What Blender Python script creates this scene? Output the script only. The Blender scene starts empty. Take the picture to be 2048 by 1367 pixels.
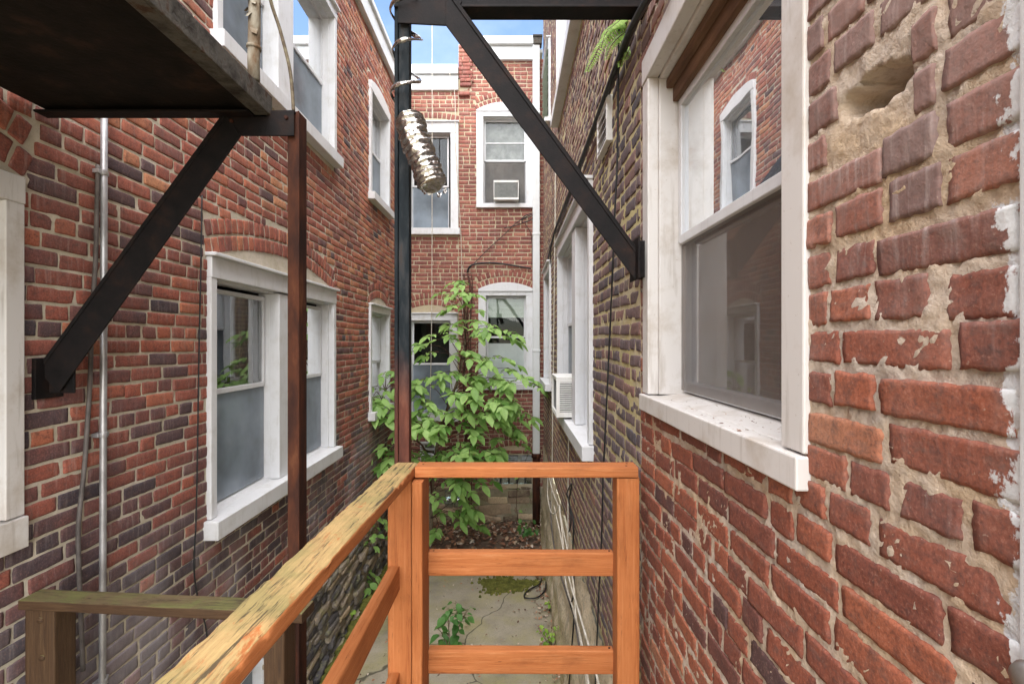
import bpy, bmesh, math, random
import numpy as np
from mathutils import Vector, Matrix

random.seed(11)
RNG = np.random.default_rng(5)
scene = bpy.context.scene
COL = scene.collection
R = math.radians
GZ = -3.2            # yard level, the camera is the origin
FPX = 990.0


def P(x, y, Y):
    """a point seen at photo pixel x, y at the depth Y metres"""
    return Vector(((x - 1024) / FPX * Y, Y, (683 - y) / FPX * Y))


# ------------------------------------------------------------------ noise
def _hash(ix, iy, iz):
    h = (ix * 374761393 + iy * 668265263 + iz * 2147483647 * 3) & 0xFFFFFFFF
    h = ((h ^ (h >> 13)) * 1274126177) & 0xFFFFFFFF
    h = (h ^ (h >> 16)) & 0xFFFFFFFF
    return h.astype(np.float64) / 4294967295.0 * 2 - 1


def vnoise(x, y, z):
    x, y, z = np.broadcast_arrays(np.asarray(x, float), np.asarray(y, float), np.asarray(z, float))
    fx, fy, fz = np.floor(x), np.floor(y), np.floor(z)
    ix, iy, iz = fx.astype(np.int64), fy.astype(np.int64), fz.astype(np.int64)
    tx, ty, tz = x - fx, y - fy, z - fz
    tx, ty, tz = [t * t * (3 - 2 * t) for t in (tx, ty, tz)]
    r = 0
    for dx in (0, 1):
        wx = tx if dx else 1 - tx
        for dy in (0, 1):
            wy = ty if dy else 1 - ty
            for dz in (0, 1):
                wz = tz if dz else 1 - tz
                r = r + wx * wy * wz * _hash(ix + dx, iy + dy, iz + dz)
    return r


def fbm(x, y, z, o=3):
    r, a, t = 0, 1.0, 0
    for k in range(o):
        r = r + a * vnoise(x * 2 ** k + 17.3 * k, y * 2 ** k + 5.1 * k, z * 2 ** k)
        t += a
        a *= 0.5
    return r / t


# ------------------------------------------------------------------ objects
def link(o, parent=None):
    COL.objects.link(o)
    if parent is not None:
        o.parent = parent
    return o


def tag(o, label=None, cat=None, group=None, kind=None):
    if label: o['label'] = label
    if cat: o['category'] = cat
    if group: o['group'] = group
    if kind: o['kind'] = kind
    return o


def empty(name, loc, label, cat, group=None):
    o = bpy.data.objects.new(name, None)
    o.location = loc
    link(o)
    return tag(o, label, cat, group)


def np_mesh(name, V, F, mats, smooth=True, attrs=None, fmat=None):
    """V (n,3), F (m,4) quads"""
    me = bpy.data.meshes.new(name)
    n, m = len(V), len(F)
    me.vertices.add(n)
    me.vertices.foreach_set('co', np.ascontiguousarray(V, dtype=np.float32).ravel())
    me.loops.add(m * 4)
    me.loops.foreach_set('vertex_index', np.ascontiguousarray(F, dtype=np.int32).ravel())
    me.polygons.add(m)
    me.polygons.foreach_set('loop_start', np.arange(m, dtype=np.int32) * 4)
    me.polygons.foreach_set('loop_total', np.full(m, 4, dtype=np.int32))
    me.polygons.foreach_set('use_smooth', np.full(m, smooth, dtype=bool))
    if fmat is not None:
        me.polygons.foreach_set('material_index', np.asarray(fmat, dtype=np.int32))
    for mt in (mats if isinstance(mats, (list, tuple)) else [mats]):
        me.materials.append(mt)
    for k, a in (attrs or {}).items():
        at = me.attributes.new(k, 'FLOAT', 'POINT')
        at.data.foreach_set('value', np.ascontiguousarray(a, dtype=np.float32))
    me.update(calc_edges=True)
    me.validate()
    return me


class MB:
    """collects simple shapes for one mesh object"""
    def __init__(s):
        s.v, s.f, s.sm, s.tone = [], [], [], []

    def add(s, vs, fs, smooth=False, tone=0.5):
        b = len(s.v)
        s.v += [tuple(v) for v in vs]
        s.tone += [tone] * len(vs)
        for f in fs:
            s.f.append(tuple(b + i for i in f))
            s.sm.append(smooth)
        return s

    def box8(s, c):
        return s.add(c, [(0, 1, 3, 2), (4, 6, 7, 5), (0, 4, 5, 1), (2, 3, 7, 6), (0, 2, 6, 4), (1, 5, 7, 3)])

    def box(s, x0, x1, y0, y1, z0, z1, M=None):
        M = M or (lambda a, b, c: Vector((a, b, c)))
        return s.box8([M(x, y, z) for x in (x0, x1) for y in (y0, y1) for z in (z0, z1)])

    def prism(s, poly, n0, n1, M):
        """polygon of (a, b) pairs extruded from n0 to n1 along the third axis of M"""
        k = len(poly)
        vs = [M(a, b, n0) for a, b in poly] + [M(a, b, n1) for a, b in poly]
        fs = [tuple(range(k)), tuple(range(2 * k - 1, k - 1, -1))]
        for i in range(k):
            j = (i + 1) % k
            fs.append((i, k + i, k + j, j))
        return s.add(vs, fs)

    def tube(s, pts, r, n=8, caps=True, smooth=True):
        pts = [Vector(p) for p in pts]
        rr = r if isinstance(r, (list, tuple)) else [r] * len(pts)
        vs, fs = [], []
        up = Vector((0.31, 0.17, 0.93)).normalized()
        for i, p in enumerate(pts):
            t = (pts[min(i + 1, len(pts) - 1)] - pts[max(i - 1, 0)])
            if t.length < 1e-9: t = Vector((0, 0, 1))
            t.normalize()
            a = t.cross(up)
            if a.length < 1e-3: a = t.cross(Vector((1, 0, 0)))
            a.normalize()
            up = a.cross(t).normalized()
            for k in range(n):
                g = 2 * math.pi * k / n
                vs.append(p + (a * math.cos(g) + up * math.sin(g)) * rr[i])
        for i in range(len(pts) - 1):
            for k in range(n):
                j = (k + 1) % n
                fs.append((i * n + k, i * n + j, (i + 1) * n + j, (i + 1) * n + k))
        if caps:
            fs.append(tuple(range(n - 1, -1, -1)))
            fs.append(tuple(range((len(pts) - 1) * n, len(pts) * n)))
        return s.add(vs, fs, smooth)

    def build(s, name, mat, parent=None, bevel=0, loc=None, seg=2):
        me = bpy.data.meshes.new(name)
        me.from_pydata(s.v, [], s.f)
        bm = bmesh.new()
        bm.from_mesh(me)
        bmesh.ops.recalc_face_normals(bm, faces=bm.faces)
        bm.to_mesh(me)
        bm.free()
        me.polygons.foreach_set('use_smooth', s.sm)
        me.materials.append(mat)
        at = me.attributes.new('tone', 'FLOAT', 'POINT')
        at.data.foreach_set('value', s.tone)
        o = bpy.data.objects.new(name, me)
        link(o, parent)
        if loc is not None: o.location = loc
        if bevel:
            b = o.modifiers.new('bevel', 'BEVEL')
            b.width = bevel
            b.segments = seg
            b.limit_method = 'ANGLE'
        return o


def spline(pts, n=8):
    pts = [Vector(p) for p in pts]
    out = []
    for i in range(len(pts) - 1):
        p0, p1, p2, p3 = pts[max(i - 1, 0)], pts[i], pts[i + 1], pts[min(i + 2, len(pts) - 1)]
        for k in range(n):
            t = k / n
            out.append(0.5 * ((2 * p1) + (p2 - p0) * t + (2 * p0 - 5 * p1 + 4 * p2 - p3) * t * t + (3 * p1 - p0 - 3 * p2 + p3) * t ** 3))
    out.append(pts[-1])
    return out


def rel(o, parent):
    """keep o (built in world coordinates) where it is under a parent that is only moved"""
    o.parent = parent
    o.matrix_parent_inverse = Matrix.Translation(parent.location).inverted()
    return o


# ------------------------------------------------------------------ materials
class NT:
    def __init__(s, name):
        s.m = bpy.data.materials.new(name)
        s.m.use_nodes = True
        s.t = s.m.node_tree
        s.n = s.t.nodes
        s.b = s.n['Principled BSDF']
        s.out = s.n['Material Output']
        s.b.inputs['Specular IOR Level'].default_value = 0.3
        s._co = None

    def node(s, typ, **kw):
        n = s.n.new(typ)
        for k, v in kw.items():
            setattr(n, k, v)
        return n

    def L(s, a, b):
        s.t.links.new(a, b)

    def co(s, scale=(1, 1, 1), obj=True):
        if s._co is None:
            s._co = s.node('ShaderNodeTexCoord')
        mp = s.node('ShaderNodeMapping')
        mp.inputs['Scale'].default_value = scale
        s.L(s._co.outputs['Object'], mp.inputs['Vector'])
        return mp.outputs[0]

    def noise(s, scale, detail=4, rough=0.55, vec=None, dist=0.0):
        n = s.node('ShaderNodeTexNoise')
        n.inputs['Scale'].default_value = scale
        n.inputs['Detail'].default_value = detail
        n.inputs['Roughness'].default_value = rough
        n.inputs['Distortion'].default_value = dist
        s.L(vec if vec is not None else s.co(), n.inputs['Vector'])
        return n.outputs['Fac']

    def vor(s, scale, vec=None, feature='F1', out='Distance'):
        n = s.node('ShaderNodeTexVoronoi', feature=feature)
        n.inputs['Scale'].default_value = scale
        s.L(vec if vec is not None else s.co(), n.inputs['Vector'])
        return n.outputs[out]

    def ramp(s, fac, stops, interp='LINEAR'):
        n = s.node('ShaderNodeValToRGB')
        n.color_ramp.interpolation = interp
        e = n.color_ramp.elements
        while len(e) > 1: e.remove(e[-1])
        e[0].position = stops[0][0]
        e[0].color = col4(stops[0][1])
        for p, c in stops[1:]:
            x = e.new(p)
            x.color = col4(c)
        s.L(fac, n.inputs['Fac'])
        return n.outputs['Color']

    def mix(s, fac, a, b, mode='MIX'):
        n = s.node('ShaderNodeMix', data_type='RGBA', blend_type=mode)
        for sock, v in ((n.inputs[0], fac), (n.inputs[6], a), (n.inputs[7], b)):
            if hasattr(v, 'is_linked') or hasattr(v, 'links'):
                s.L(v, sock)
            else:
                sock.default_value = v if not isinstance(v, (tuple, list)) else col4(v)
        return n.outputs[2]

    def math(s, op, a, b=0.0, c=None, clamp=False):
        n = s.node('ShaderNodeMath', operation=op)
        n.use_clamp = clamp
        for i, v in enumerate((a, b) if c is None else (a, b, c)):
            if hasattr(v, 'links'): s.L(v, n.inputs[i])
            else: n.inputs[i].default_value = v
        return n.outputs[0]

    def attr(s, name):
        n = s.node('ShaderNodeAttribute', attribute_name=name)
        return n.outputs['Fac']

    def xyz(s):
        if s._co is None: s._co = s.node('ShaderNodeTexCoord')
        n = s.node('ShaderNodeSeparateXYZ')
        s.L(s._co.outputs['Object'], n.inputs[0])
        return n.outputs

    def step(s, v, lo, hi):
        n = s.node('ShaderNodeMapRange')
        n.inputs['From Min'].default_value = lo
        n.inputs['From Max'].default_value = hi
        s.L(v, n.inputs['Value'])
        return n.outputs[0]

    def bump(s, h, strength=0.3, dist=0.005):
        n = s.node('ShaderNodeBump')
        n.inputs['Strength'].default_value = strength
        n.inputs['Distance'].default_value = dist
        s.L(h, n.inputs['Height'])
        s.L(n.outputs[0], s.b.inputs['Normal'])

    def color(s, c, rough=0.7, metal=0.0):
        if hasattr(c, 'links'): s.L(c, s.b.inputs['Base Color'])
        else: s.b.inputs['Base Color'].default_value = col4(c)
        if hasattr(rough, 'links'): s.L(rough, s.b.inputs['Roughness'])
        else: s.b.inputs['Roughness'].default_value = rough
        s.b.inputs['Metallic'].default_value = metal


def col4(c):
    if isinstance(c, (int, float)): return (c, c, c, 1)
    return tuple(c) if len(c) == 4 else (*c, 1)


def brick_mat(name, stops, soot=0.5, bloom=0.35, white_edge=False, streak=(0.55, 0.47, 0.42), moss=0.0, bloom_z=None, fine=1.0, efflo=False):
    m = NT(name)
    tone = m.attr('tone')
    n1 = m.noise(9, 5, 0.6)
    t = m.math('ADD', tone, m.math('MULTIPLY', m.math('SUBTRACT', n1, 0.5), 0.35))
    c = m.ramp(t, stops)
    # blotches inside single bricks
    n2 = m.noise(38, 6, 0.68)
    c = m.mix(m.math('MULTIPLY', m.step(n2, 0.50, 0.70), 0.6), c, (0.05, 0.03, 0.03))
    nf = m.noise(150 * fine, 4, 0.75)
    c = m.mix(m.math('MULTIPLY', m.step(nf, 0.50, 0.68), 0.62), c, (0.055, 0.03, 0.026))
    c = m.mix(m.math('MULTIPLY', m.step(nf, 0.46, 0.30), 0.35), c, (0.46, 0.24, 0.17))
    nl = m.noise(20, 5, 0.7, m.co((1, 1, 2.2)))
    c = m.mix(m.math('MULTIPLY', m.step(nl, 0.54, 0.66), 0.45), c, (0.13, 0.078, 0.062))
    # soot in big patches
    n3 = m.noise(1.3, 4, 0.6)
    c = m.mix(m.math('MULTIPLY', m.step(n3, 0.5, 0.72), soot), c, (0.05, 0.04, 0.042))
    # pale lime streaks running down
    n4 = m.noise(1.0, 5, 0.65, m.co((55, 55, 5)))
    n5 = m.noise(5, 3, 0.6)
    k = m.math('MULTIPLY', m.step(n4, 0.50, 0.70), m.step(n5, 0.40, 0.62))
    if bloom_z: k = m.math('MULTIPLY', k, m.step(m.xyz()[2], *bloom_z))
    if bloom_z:
        k9 = m.math('MULTIPLY', m.step(m.noise(4.5, 5, 0.7, m.co((1, 1, 0.6))), 0.32, 0.56), m.step(m.xyz()[2], *bloom_z))
        c = m.mix(m.math('MULTIPLY', k9, 0.72), c, (0.235, 0.165, 0.145))
    c = m.mix(m.math('MULTIPLY', k, bloom), c, streak)
    # specks
    n6 = m.noise(170, 2, 0.6)
    c = m.mix(m.math('MULTIPLY', m.step(n6, 0.68, 0.76), 0.35), c, (0.45, 0.36, 0.28))
    if moss:
        n7 = m.noise(3.2, 5, 0.65)
        c = m.mix(m.math('MULTIPLY', m.step(n7, 0.6, 0.74), moss), c, (0.16, 0.15, 0.03))
    if efflo:
        ne = m.math('MULTIPLY', m.step(m.noise(1.7, 5, 0.65, m.co((1, 1, 0.6))), 0.44, 0.62), m.step(m.xyz()[2], -0.9, -1.3))
        c = m.mix(m.math('MULTIPLY', ne, 0.42), c, (0.40, 0.36, 0.37))
        nd = m.math('MULTIPLY', m.step(m.noise(1.1, 5, 0.65, m.co((1.5, 1.5, 0.5))), 0.50, 0.66), 0.4)
        c = m.mix(nd, c, (0.07, 0.05, 0.048))
    if white_edge:
        n8 = m.noise(26, 5, 0.65, m.co((1, 1, 0.7)))
        y = m.xyz()[1]
        e = m.math('ADD', m.step(y, 0.60, 0.50), m.math('MULTIPLY', m.math('SUBTRACT', n8, 0.5), 1.7))
        c = m.mix(m.step(e, 0.80, 0.86), c, (0.55, 0.55, 0.55))
    m.color(c, 0.86)
    h = m.math('ADD', m.math('MULTIPLY', n2, 0.6), m.math('MULTIPLY', n6, 0.35))
    h = m.math('ADD', h, m.math('MULTIPLY', n4, 0.5))
    m.bump(h, 0.6, 0.004)
    return m.m


def mortar_mat(name, a, b, moss=None, moss_amt=0.0, grime=0.4, white_edge=False):
    m = NT(name)
    n1 = m.noise(6, 5, 0.6)
    c = m.ramp(n1, [(0.3, a), (0.7, b)])
    n2 = m.noise(60, 5, 0.7)
    c = m.mix(m.math('MULTIPLY', m.step(n2, 0.5, 0.75), grime), c, (0.10, 0.085, 0.065))
    n4 = m.noise(2.2, 4, 0.6)
    c = m.mix(m.math('MULTIPLY', m.step(n4, 0.5, 0.7), 0.45), c, tuple(v * 0.55 for v in a))
    if moss:
        n3 = m.noise(4.5, 5, 0.65)
        c = m.mix(m.math('MULTIPLY', m.step(n3, 0.42, 0.6), moss_amt), c, moss)
    if white_edge:
        n8 = m.noise(26, 5, 0.65, m.co((1, 1, 0.7)))
        y = m.xyz()[1]
        e = m.math('ADD', m.step(y, 0.60, 0.50), m.math('MULTIPLY', m.math('SUBTRACT', n8, 0.5), 1.7))
        c = m.mix(m.step(e, 0.74, 0.80), c, (0.55, 0.55, 0.55))
    m.color(c, 0.95)
    m.bump(m.math('ADD', n2, m.math('MULTIPLY', n1, 0.8)), 0.8, 0.006)
    return m.m


MAT = {}
RED = [(0.0, (0.055, 0.045, 0.055)), (0.22, (0.10, 0.058, 0.062)), (0.42, (0.22, 0.072, 0.054)), (0.62, (0.32, 0.092, 0.060)),
       (0.82, (0.40, 0.130, 0.072)), (1.0, (0.50, 0.22, 0.11))]
MAT['brick_left'] = brick_mat('left_brick', RED, soot=0.40, bloom=0.25, efflo=True)
MAT['brick_end'] = brick_mat('end_brick', [(0.0, (0.16, 0.05, 0.045)), (0.3, (0.23, 0.078, 0.062)), (0.6, (0.31, 0.105, 0.078)), (0.85, (0.37, 0.145, 0.10)), (1, (0.42, 0.19, 0.13))], soot=0.3, bloom=0.3)
MAT['brick_near'] = brick_mat('near_brick', [(0.0, (0.075, 0.038, 0.036)), (0.3, (0.17, 0.052, 0.034)), (0.6, (0.245, 0.070, 0.038)), (0.85, (0.31, 0.098, 0.050)), (1, (0.38, 0.16, 0.085))], soot=0.12, bloom=0.75, white_edge=True, streak=(0.44, 0.37, 0.34), bloom_z=(-0.35, 0.40))
MAT['brick_far'] = brick_mat('far_brick', [(0.0, (0.075, 0.07, 0.085)), (0.3, (0.15, 0.105, 0.105)), (0.55, (0.23, 0.125, 0.105)), (0.8, (0.32, 0.16, 0.115)), (1, (0.42, 0.24, 0.16))], soot=0.25, bloom=0.3, moss=0.25)
MAT['mortar_left'] = mortar_mat('left_mortar', (0.60, 0.53, 0.43), (0.45, 0.39, 0.31), (0.26, 0.23, 0.10), 0.25, 0.3)
MAT['mortar_end'] = mortar_mat('end_mortar', (0.50, 0.43, 0.31), (0.42, 0.34, 0.25), (0.38, 0.32, 0.14), 0.3, 0.3)
MAT['mortar_near'] = mortar_mat('near_mortar', (0.53, 0.43, 0.34), (0.40, 0.335, 0.28), (0.42, 0.27, 0.12), 0.45, 0.45, True)
MAT['mortar_far'] = mortar_mat('far_mortar', (0.56, 0.48, 0.32), (0.44, 0.37, 0.24), (0.46, 0.39, 0.10), 0.45, 0.3)


def simple(name, stops, scale=8, rough=0.7, bump=0.2, bscale=60, dist=0.003, vec=None, metal=0.0, detail=5, r2=None, spec=0.3):
    m = NT(name)
    v = m.co(vec) if vec else None
    n = m.noise(scale, detail, 0.62, v)
    c = m.ramp(n, stops)
    n2 = m.noise(bscale, 4, 0.6, v)
    m.color(c, m.ramp(n, [(0.3, rough), (0.7, r2)]) if r2 else rough, metal)
    m.b.inputs['Specular IOR Level'].default_value = spec
    if bump: m.bump(n2, bump, dist)
    return m.m


def white_mat(name, base, dirt, amt=0.5, rough=0.45):
    m = NT(name)
    n = m.noise(7, 5, 0.65)
    n2 = m.noise(1, 4, 0.6, m.co((40, 40, 4)))
    k = m.math('MULTIPLY', m.step(n, 0.50, 0.74), amt)
    k2 = m.math('MULTIPLY', m.step(n2, 0.56, 0.74), amt * 0.6)
    c = m.mix(k2, m.mix(k, base, dirt), tuple(v * 0.75 for v in dirt))
    n3 = m.noise(130, 2, 0.5)
    c = m.mix(m.math('MULTIPLY', m.step(n3, 0.72, 0.76), 0.5 * amt), c, (0.22, 0.14, 0.08))
    m.color(c, rough)
    m.bump(n, 0.12, 0.003)
    return m.m


MAT['white'] = white_mat('white_window_cladding', (0.63, 0.63, 0.64), (0.44, 0.42, 0.38))
MAT['cream'] = white_mat('cream_window_cladding', (0.56, 0.53, 0.505), (0.38, 0.32, 0.26), 0.8)
MAT['sash'] = white_mat('vinyl_sash', (0.60, 0.60, 0.61), (0.42, 0.40, 0.38), 0.4, 0.35)
MAT['stucco'] = simple('stucco', [(0.3, (0.20, 0.17, 0.13)), (0.5, (0.30, 0.26, 0.20)), (0.7, (0.42, 0.37, 0.30))], 9, 0.95, 0.8, 45, 0.01)
MAT['fascia'] = white_mat('white_roof_fascia', (0.60, 0.61, 0.61), (0.44, 0.44, 0.41), 0.35)
MAT['steel'] = simple('blackened_steel', [(0.3, (0.006, 0.0055, 0.0055)), (0.52, (0.010, 0.008, 0.008)), (0.66, (0.018, 0.011, 0.009)), (0.84, (0.07, 0.03, 0.018))], 12, 0.6, 0.5, 90, 0.002, spec=0.12)
MAT['rust'] = simple('rusted_steel', [(0.25, (0.018, 0.011, 0.010)), (0.45, (0.040, 0.017, 0.012)), (0.62, (0.075, 0.027, 0.015)), (0.8, (0.15, 0.062, 0.03))], 16, 0.85, 0.7, 120, 0.002, vec=(1, 1, 0.3), spec=0.12)
MAT['deck_under'] = simple('sooty_steel_plate', [(0.3, (0.008, 0.007, 0.006)), (0.55, (0.016, 0.012, 0.010)), (0.75, (0.045, 0.025, 0.016))], 7, 0.8, 0.5, 60, 0.004, spec=0.1)
MAT['peeling'] = simple('peeling_painted_metal', [(0.3, (0.02, 0.016, 0.012)), (0.42, (0.045, 0.039, 0.032)), (0.56, (0.085, 0.078, 0.066)), (0.64, (0.055, 0.030, 0.018)), (0.8, (0.03, 0.018, 0.012))], 13, 0.85, 0.8, 60, 0.006)
MAT['rod'] = simple('lichened_rod', [(0.3, (0.06, 0.04, 0.025)), (0.55, (0.15, 0.12, 0.08)), (0.75, (0.22, 0.21, 0.13))], 40, 0.9, 0.8, 120, 0.003)
MAT['pole'] = simple('bark_like_peeling_pole', [(0.35, (0.12, 0.07, 0.035)), (0.48, (0.22, 0.19, 0.14)), (0.62, (0.31, 0.285, 0.23)), (0.75, (0.22, 0.13, 0.06))], 12, 0.85, 0.8, 40, 0.006, vec=(1, 1, 0.5))
MAT['black'] = simple('black_cable_rubber', [(0.4, (0.012, 0.012, 0.013)), (0.7, (0.03, 0.03, 0.03))], 20, 0.5, 0.1)
MAT['greycable'] = simple('grey_cable_sheath', [(0.4, (0.07, 0.06, 0.055)), (0.7, (0.14, 0.12, 0.11))], 12, 0.6, 0.1)
MAT['whitecable'] = simple('white_cable_sheath', [(0.35, (0.42, 0.37, 0.29)), (0.7, (0.66, 0.63, 0.56))], 14, 0.6, 0.1)
MAT['conduit'] = simple('galvanised_conduit', [(0.35, (0.28, 0.27, 0.27)), (0.7, (0.48, 0.47, 0.48))], 9, 0.42, 0.2, 60, 0.001, metal=0.6)
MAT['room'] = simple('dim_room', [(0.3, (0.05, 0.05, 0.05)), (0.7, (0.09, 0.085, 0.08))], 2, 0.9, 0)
MAT['curtain'] = simple('white_curtain', [(0.3, (0.62, 0.62, 0.64)), (0.7, (0.78, 0.78, 0.78))], 3, 0.9, 0.1)
MAT['curtain_grey'] = simple('greyed_curtain', [(0.3, (0.20, 0.19, 0.18)), (0.7, (0.38, 0.36, 0.34))], 9, 0.9, 0.1)
MAT['blind'] = simple('greenish_blind', [(0.3, (0.38, 0.42, 0.34)), (0.7, (0.52, 0.55, 0.46))], 3, 0.7, 0)
MAT['dirtywood'] = simple('bare_brown_wood', [(0.3, (0.07, 0.035, 0.02)), (0.55, (0.15, 0.08, 0.045)), (0.75, (0.24, 0.14, 0.08))], 4, 0.8, 0.6, 50, 0.003, vec=(8, 1, 8))
MAT['acwhite'] = white_mat('ac_casing', (0.70, 0.69, 0.66), (0.45, 0.41, 0.34), 0.5)
MAT['acdark'] = simple('ac_fins', [(0.3, (0.10, 0.11, 0.11)), (0.7, (0.22, 0.22, 0.21))], 30, 0.6, 0.3)
MAT['stone_left'] = None


def post_mat():
    m = NT('black_post_rusting_low')
    v = m.co((1, 1, 0.25))
    n = m.noise(18, 5, 0.65, v)
    a = m.ramp(n, [(0.3, (0.004, 0.006, 0.008)), (0.5, (0.010, 0.014, 0.017)), (0.62, (0.030, 0.032, 0.034)), (0.75, (0.05, 0.035, 0.028))])
    b = m.ramp(n, [(0.3, (0.03, 0.014, 0.012)), (0.55, (0.10, 0.034, 0.022)), (0.75, (0.19, 0.075, 0.045))])
    z = m.math('ADD', m.xyz()[2], m.math('MULTIPLY', m.math('SUBTRACT', m.noise(5, 4, 0.6), 0.5), 0.5))
    m.color(m.mix(m.step(z, -0.05, -0.32), a, b), 0.7)
    m.b.inputs['Specular IOR Level'].default_value = 0.15
    m.bump(m.noise(80, 4, 0.6), 0.5, 0.002)
    return m.m


MAT['steel_post'] = post_mat()


def foil_mat():
    m = NT('crumpled_foil')
    n = m.noise(55, 5, 0.7)
    c = m.ramp(n, [(0.35, (0.42, 0.40, 0.37)), (0.7, (0.66, 0.65, 0.63))])
    m.color(c, 0.24, 1.0)
    m.bump(m.math('ADD', n, m.vor(60)), 0.5, 0.004)
    return m.m


MAT['foil'] = foil_mat()


def glass_mat(name, tint=(0.85, 0.9, 0.88), boost=1.0, base=0.05, wave=0.02, film=0.0):
    m = NT(name)
    m.n.remove(m.b)
    g = m.node('ShaderNodeBsdfGlossy')
    g.inputs['Roughness'].default_value = 0.012
    g.inputs['Color'].default_value = (0.93, 0.95, 0.97, 1)
    t = m.node('ShaderNodeBsdfTransparent')
    t.inputs['Color'].default_value = col4(tint)
    f = m.node('ShaderNodeFresnel')
    f.inputs['IOR'].default_value = 1.5
    bn = m.node('ShaderNodeBump')
    bn.inputs['Strength'].default_value = wave
    bn.inputs['Distance'].default_value = 0.02
    m.L(m.noise(3.5, 2, 0.5), bn.inputs['Height'])
    m.L(bn.outputs[0], g.inputs['Normal'])
    fac = m.math('ADD', m.math('MULTIPLY', f.outputs[0], boost), base, clamp=True)
    mx = m.node('ShaderNodeMixShader')
    m.L(fac, mx.inputs[0])
    m.L(t.outputs[0], mx.inputs[1])
    m.L(g.outputs[0], mx.inputs[2])
    last = mx
    if film:
        df = m.node('ShaderNodeBsdfDiffuse')
        df.inputs['Color'].default_value = (0.50, 0.55, 0.62, 1)  # bluish haze of the reflection, painted in as a pale diffuse film
        last = m.node('ShaderNodeMixShader')
        m.L(m.math('MULTIPLY', m.step(m.noise(3, 5, 0.65), 0.25, 0.7), film * 1.6), last.inputs[0])
        m.L(mx.outputs[0], last.inputs[1])
        m.L(df.outputs[0], last.inputs[2])
    m.L(last.outputs[0], m.out.inputs['Surface'])
    return m.m


MAT['glass'] = glass_mat('window_glass', boost=1.6, base=0.15)
MAT['glass_painted_haze'] = glass_mat('painted_haze_window_glass', boost=1.5, base=0.08, film=0.14)
MAT['glass_end'] = glass_mat('dim_window_glass', boost=0.40, base=0.01)


def screen_mat(name, c, alpha):
    m = NT(name)
    n = m.noise(1.6, 4, 0.6)
    cc = m.mix(m.step(n, 0.35, 0.7), tuple(v * 0.8 for v in c), tuple(v * 2.0 for v in c))  # paler blotches painted into the colour for reflected light on the screen
    m.color(cc, 0.45)
    n2 = m.noise(900, 1, 0.5)
    m.bump(n2, 0.2, 0.001)
    t = m.node('ShaderNodeBsdfTransparent')
    mx = m.node('ShaderNodeMixShader')
    mx.inputs[0].default_value = alpha
    m.L(t.outputs[0], mx.inputs[1])
    m.L(m.b.outputs[0], mx.inputs[2])
    m.L(mx.outputs[0], m.out.inputs['Surface'])
    return m.m


MAT['screen'] = screen_mat('insect_screen', (0.155, 0.185, 0.215), 0.72)
MAT['screen_warm'] = screen_mat('old_insect_screen', (0.075, 0.058, 0.047), 0.62)


def wood_mat(name, stops, worn=None, worn_amt=0.0, green=None):
    m = NT(name)
    v = m.co((1.6, 40, 40))
    n = m.noise(1.6, 6, 0.68, v, dist=1.6)
    c = m.ramp(n, stops)
    n2 = m.noise(3.2, 6, 0.72, m.co((2.2, 30, 30)))
    crack = m.step(n2, 0.37, 0.33)
    c = m.mix(m.math('MULTIPLY', crack, 0.75), c, tuple(x * 0.3 for x in stops[0][1]))
    nb = m.noise(4, 4, 0.6)
    c = m.mix(m.math('MULTIPLY', m.step(nb, 0.4, 0.75), 0.35), c, tuple(x * 0.75 for x in stops[0][1]))
    ng = m.noise(9, 6, 0.72, m.co((0.8, 2, 2)))
    c = m.mix(m.math('MULTIPLY', m.step(ng, 0.52, 0.70), 0.38), c, tuple(x * 0.45 for x in stops[1][1]))
    n3 = m.noise(5.5, 6, 0.7, m.co((2.5, 7, 7)), dist=0.6)
    hh = n
    if worn:
        g = m.node('ShaderNodeNewGeometry')
        sp = m.node('ShaderNodeSeparateXYZ')
        m.L(g.outputs['True Normal'], sp.inputs[0])
        up = m.step(sp.outputs[2], 0.35, 0.75)
        k = m.math('MULTIPLY', m.step(n3, 0.34, 0.43), up)
        wc = m.ramp(m.noise(7, 6, 0.7, m.co((1.5, 22, 22))), [(0.3, tuple(x * 0.35 for x in worn)), (0.45, worn), (0.7, tuple(min(1, x * 1.35) for x in worn))])
        c = m.mix(m.math('MULTIPLY', k, worn_amt), c, wc)
        if green:
            k3 = m.math('MULTIPLY', m.step(m.noise(7, 5, 0.68), 0.45, 0.60), up)
            c = m.mix(m.math('MULTIPLY', k3, 0.55), c, green)
        ck = m.math('MULTIPLY', m.step(m.noise(2.4, 5, 0.7, m.co((2.2, 38, 38))), 0.44, 0.38), up)
        c = m.mix(m.math('MULTIPLY', ck, 0.9), c, (0.05, 0.035, 0.02))
        hh = m.math('ADD', m.math('MULTIPLY', n3, 1.2), n)
    m.color(c, 0.72)
    m.bump(m.math('ADD', hh, m.math('MULTIPLY', n2, 0.8)), 0.5, 0.005)
    return m.m


ORANGE = [(0.30, (0.26, 0.072, 0.018)), (0.42, (0.37, 0.118, 0.033)), (0.56, (0.42, 0.145, 0.045)), (0.72, (0.48, 0.20, 0.08))]
MAT['orange'] = wood_mat('orange_painted_wood', ORANGE)
MAT['orange_worn'] = wood_mat('worn_orange_handrail', ORANGE, worn=(0.34, 0.235, 0.10), worn_amt=0.92, green=(0.18, 0.165, 0.06))
MAT['brownwood'] = wood_mat('brown_weathered_wood', [(0.3, (0.030, 0.015, 0.007)), (0.5, (0.055, 0.028, 0.012)), (0.7, (0.085, 0.048, 0.022))], worn=(0.15, 0.11, 0.055), worn_amt=0.75, green=(0.13, 0.15, 0.04))


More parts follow.
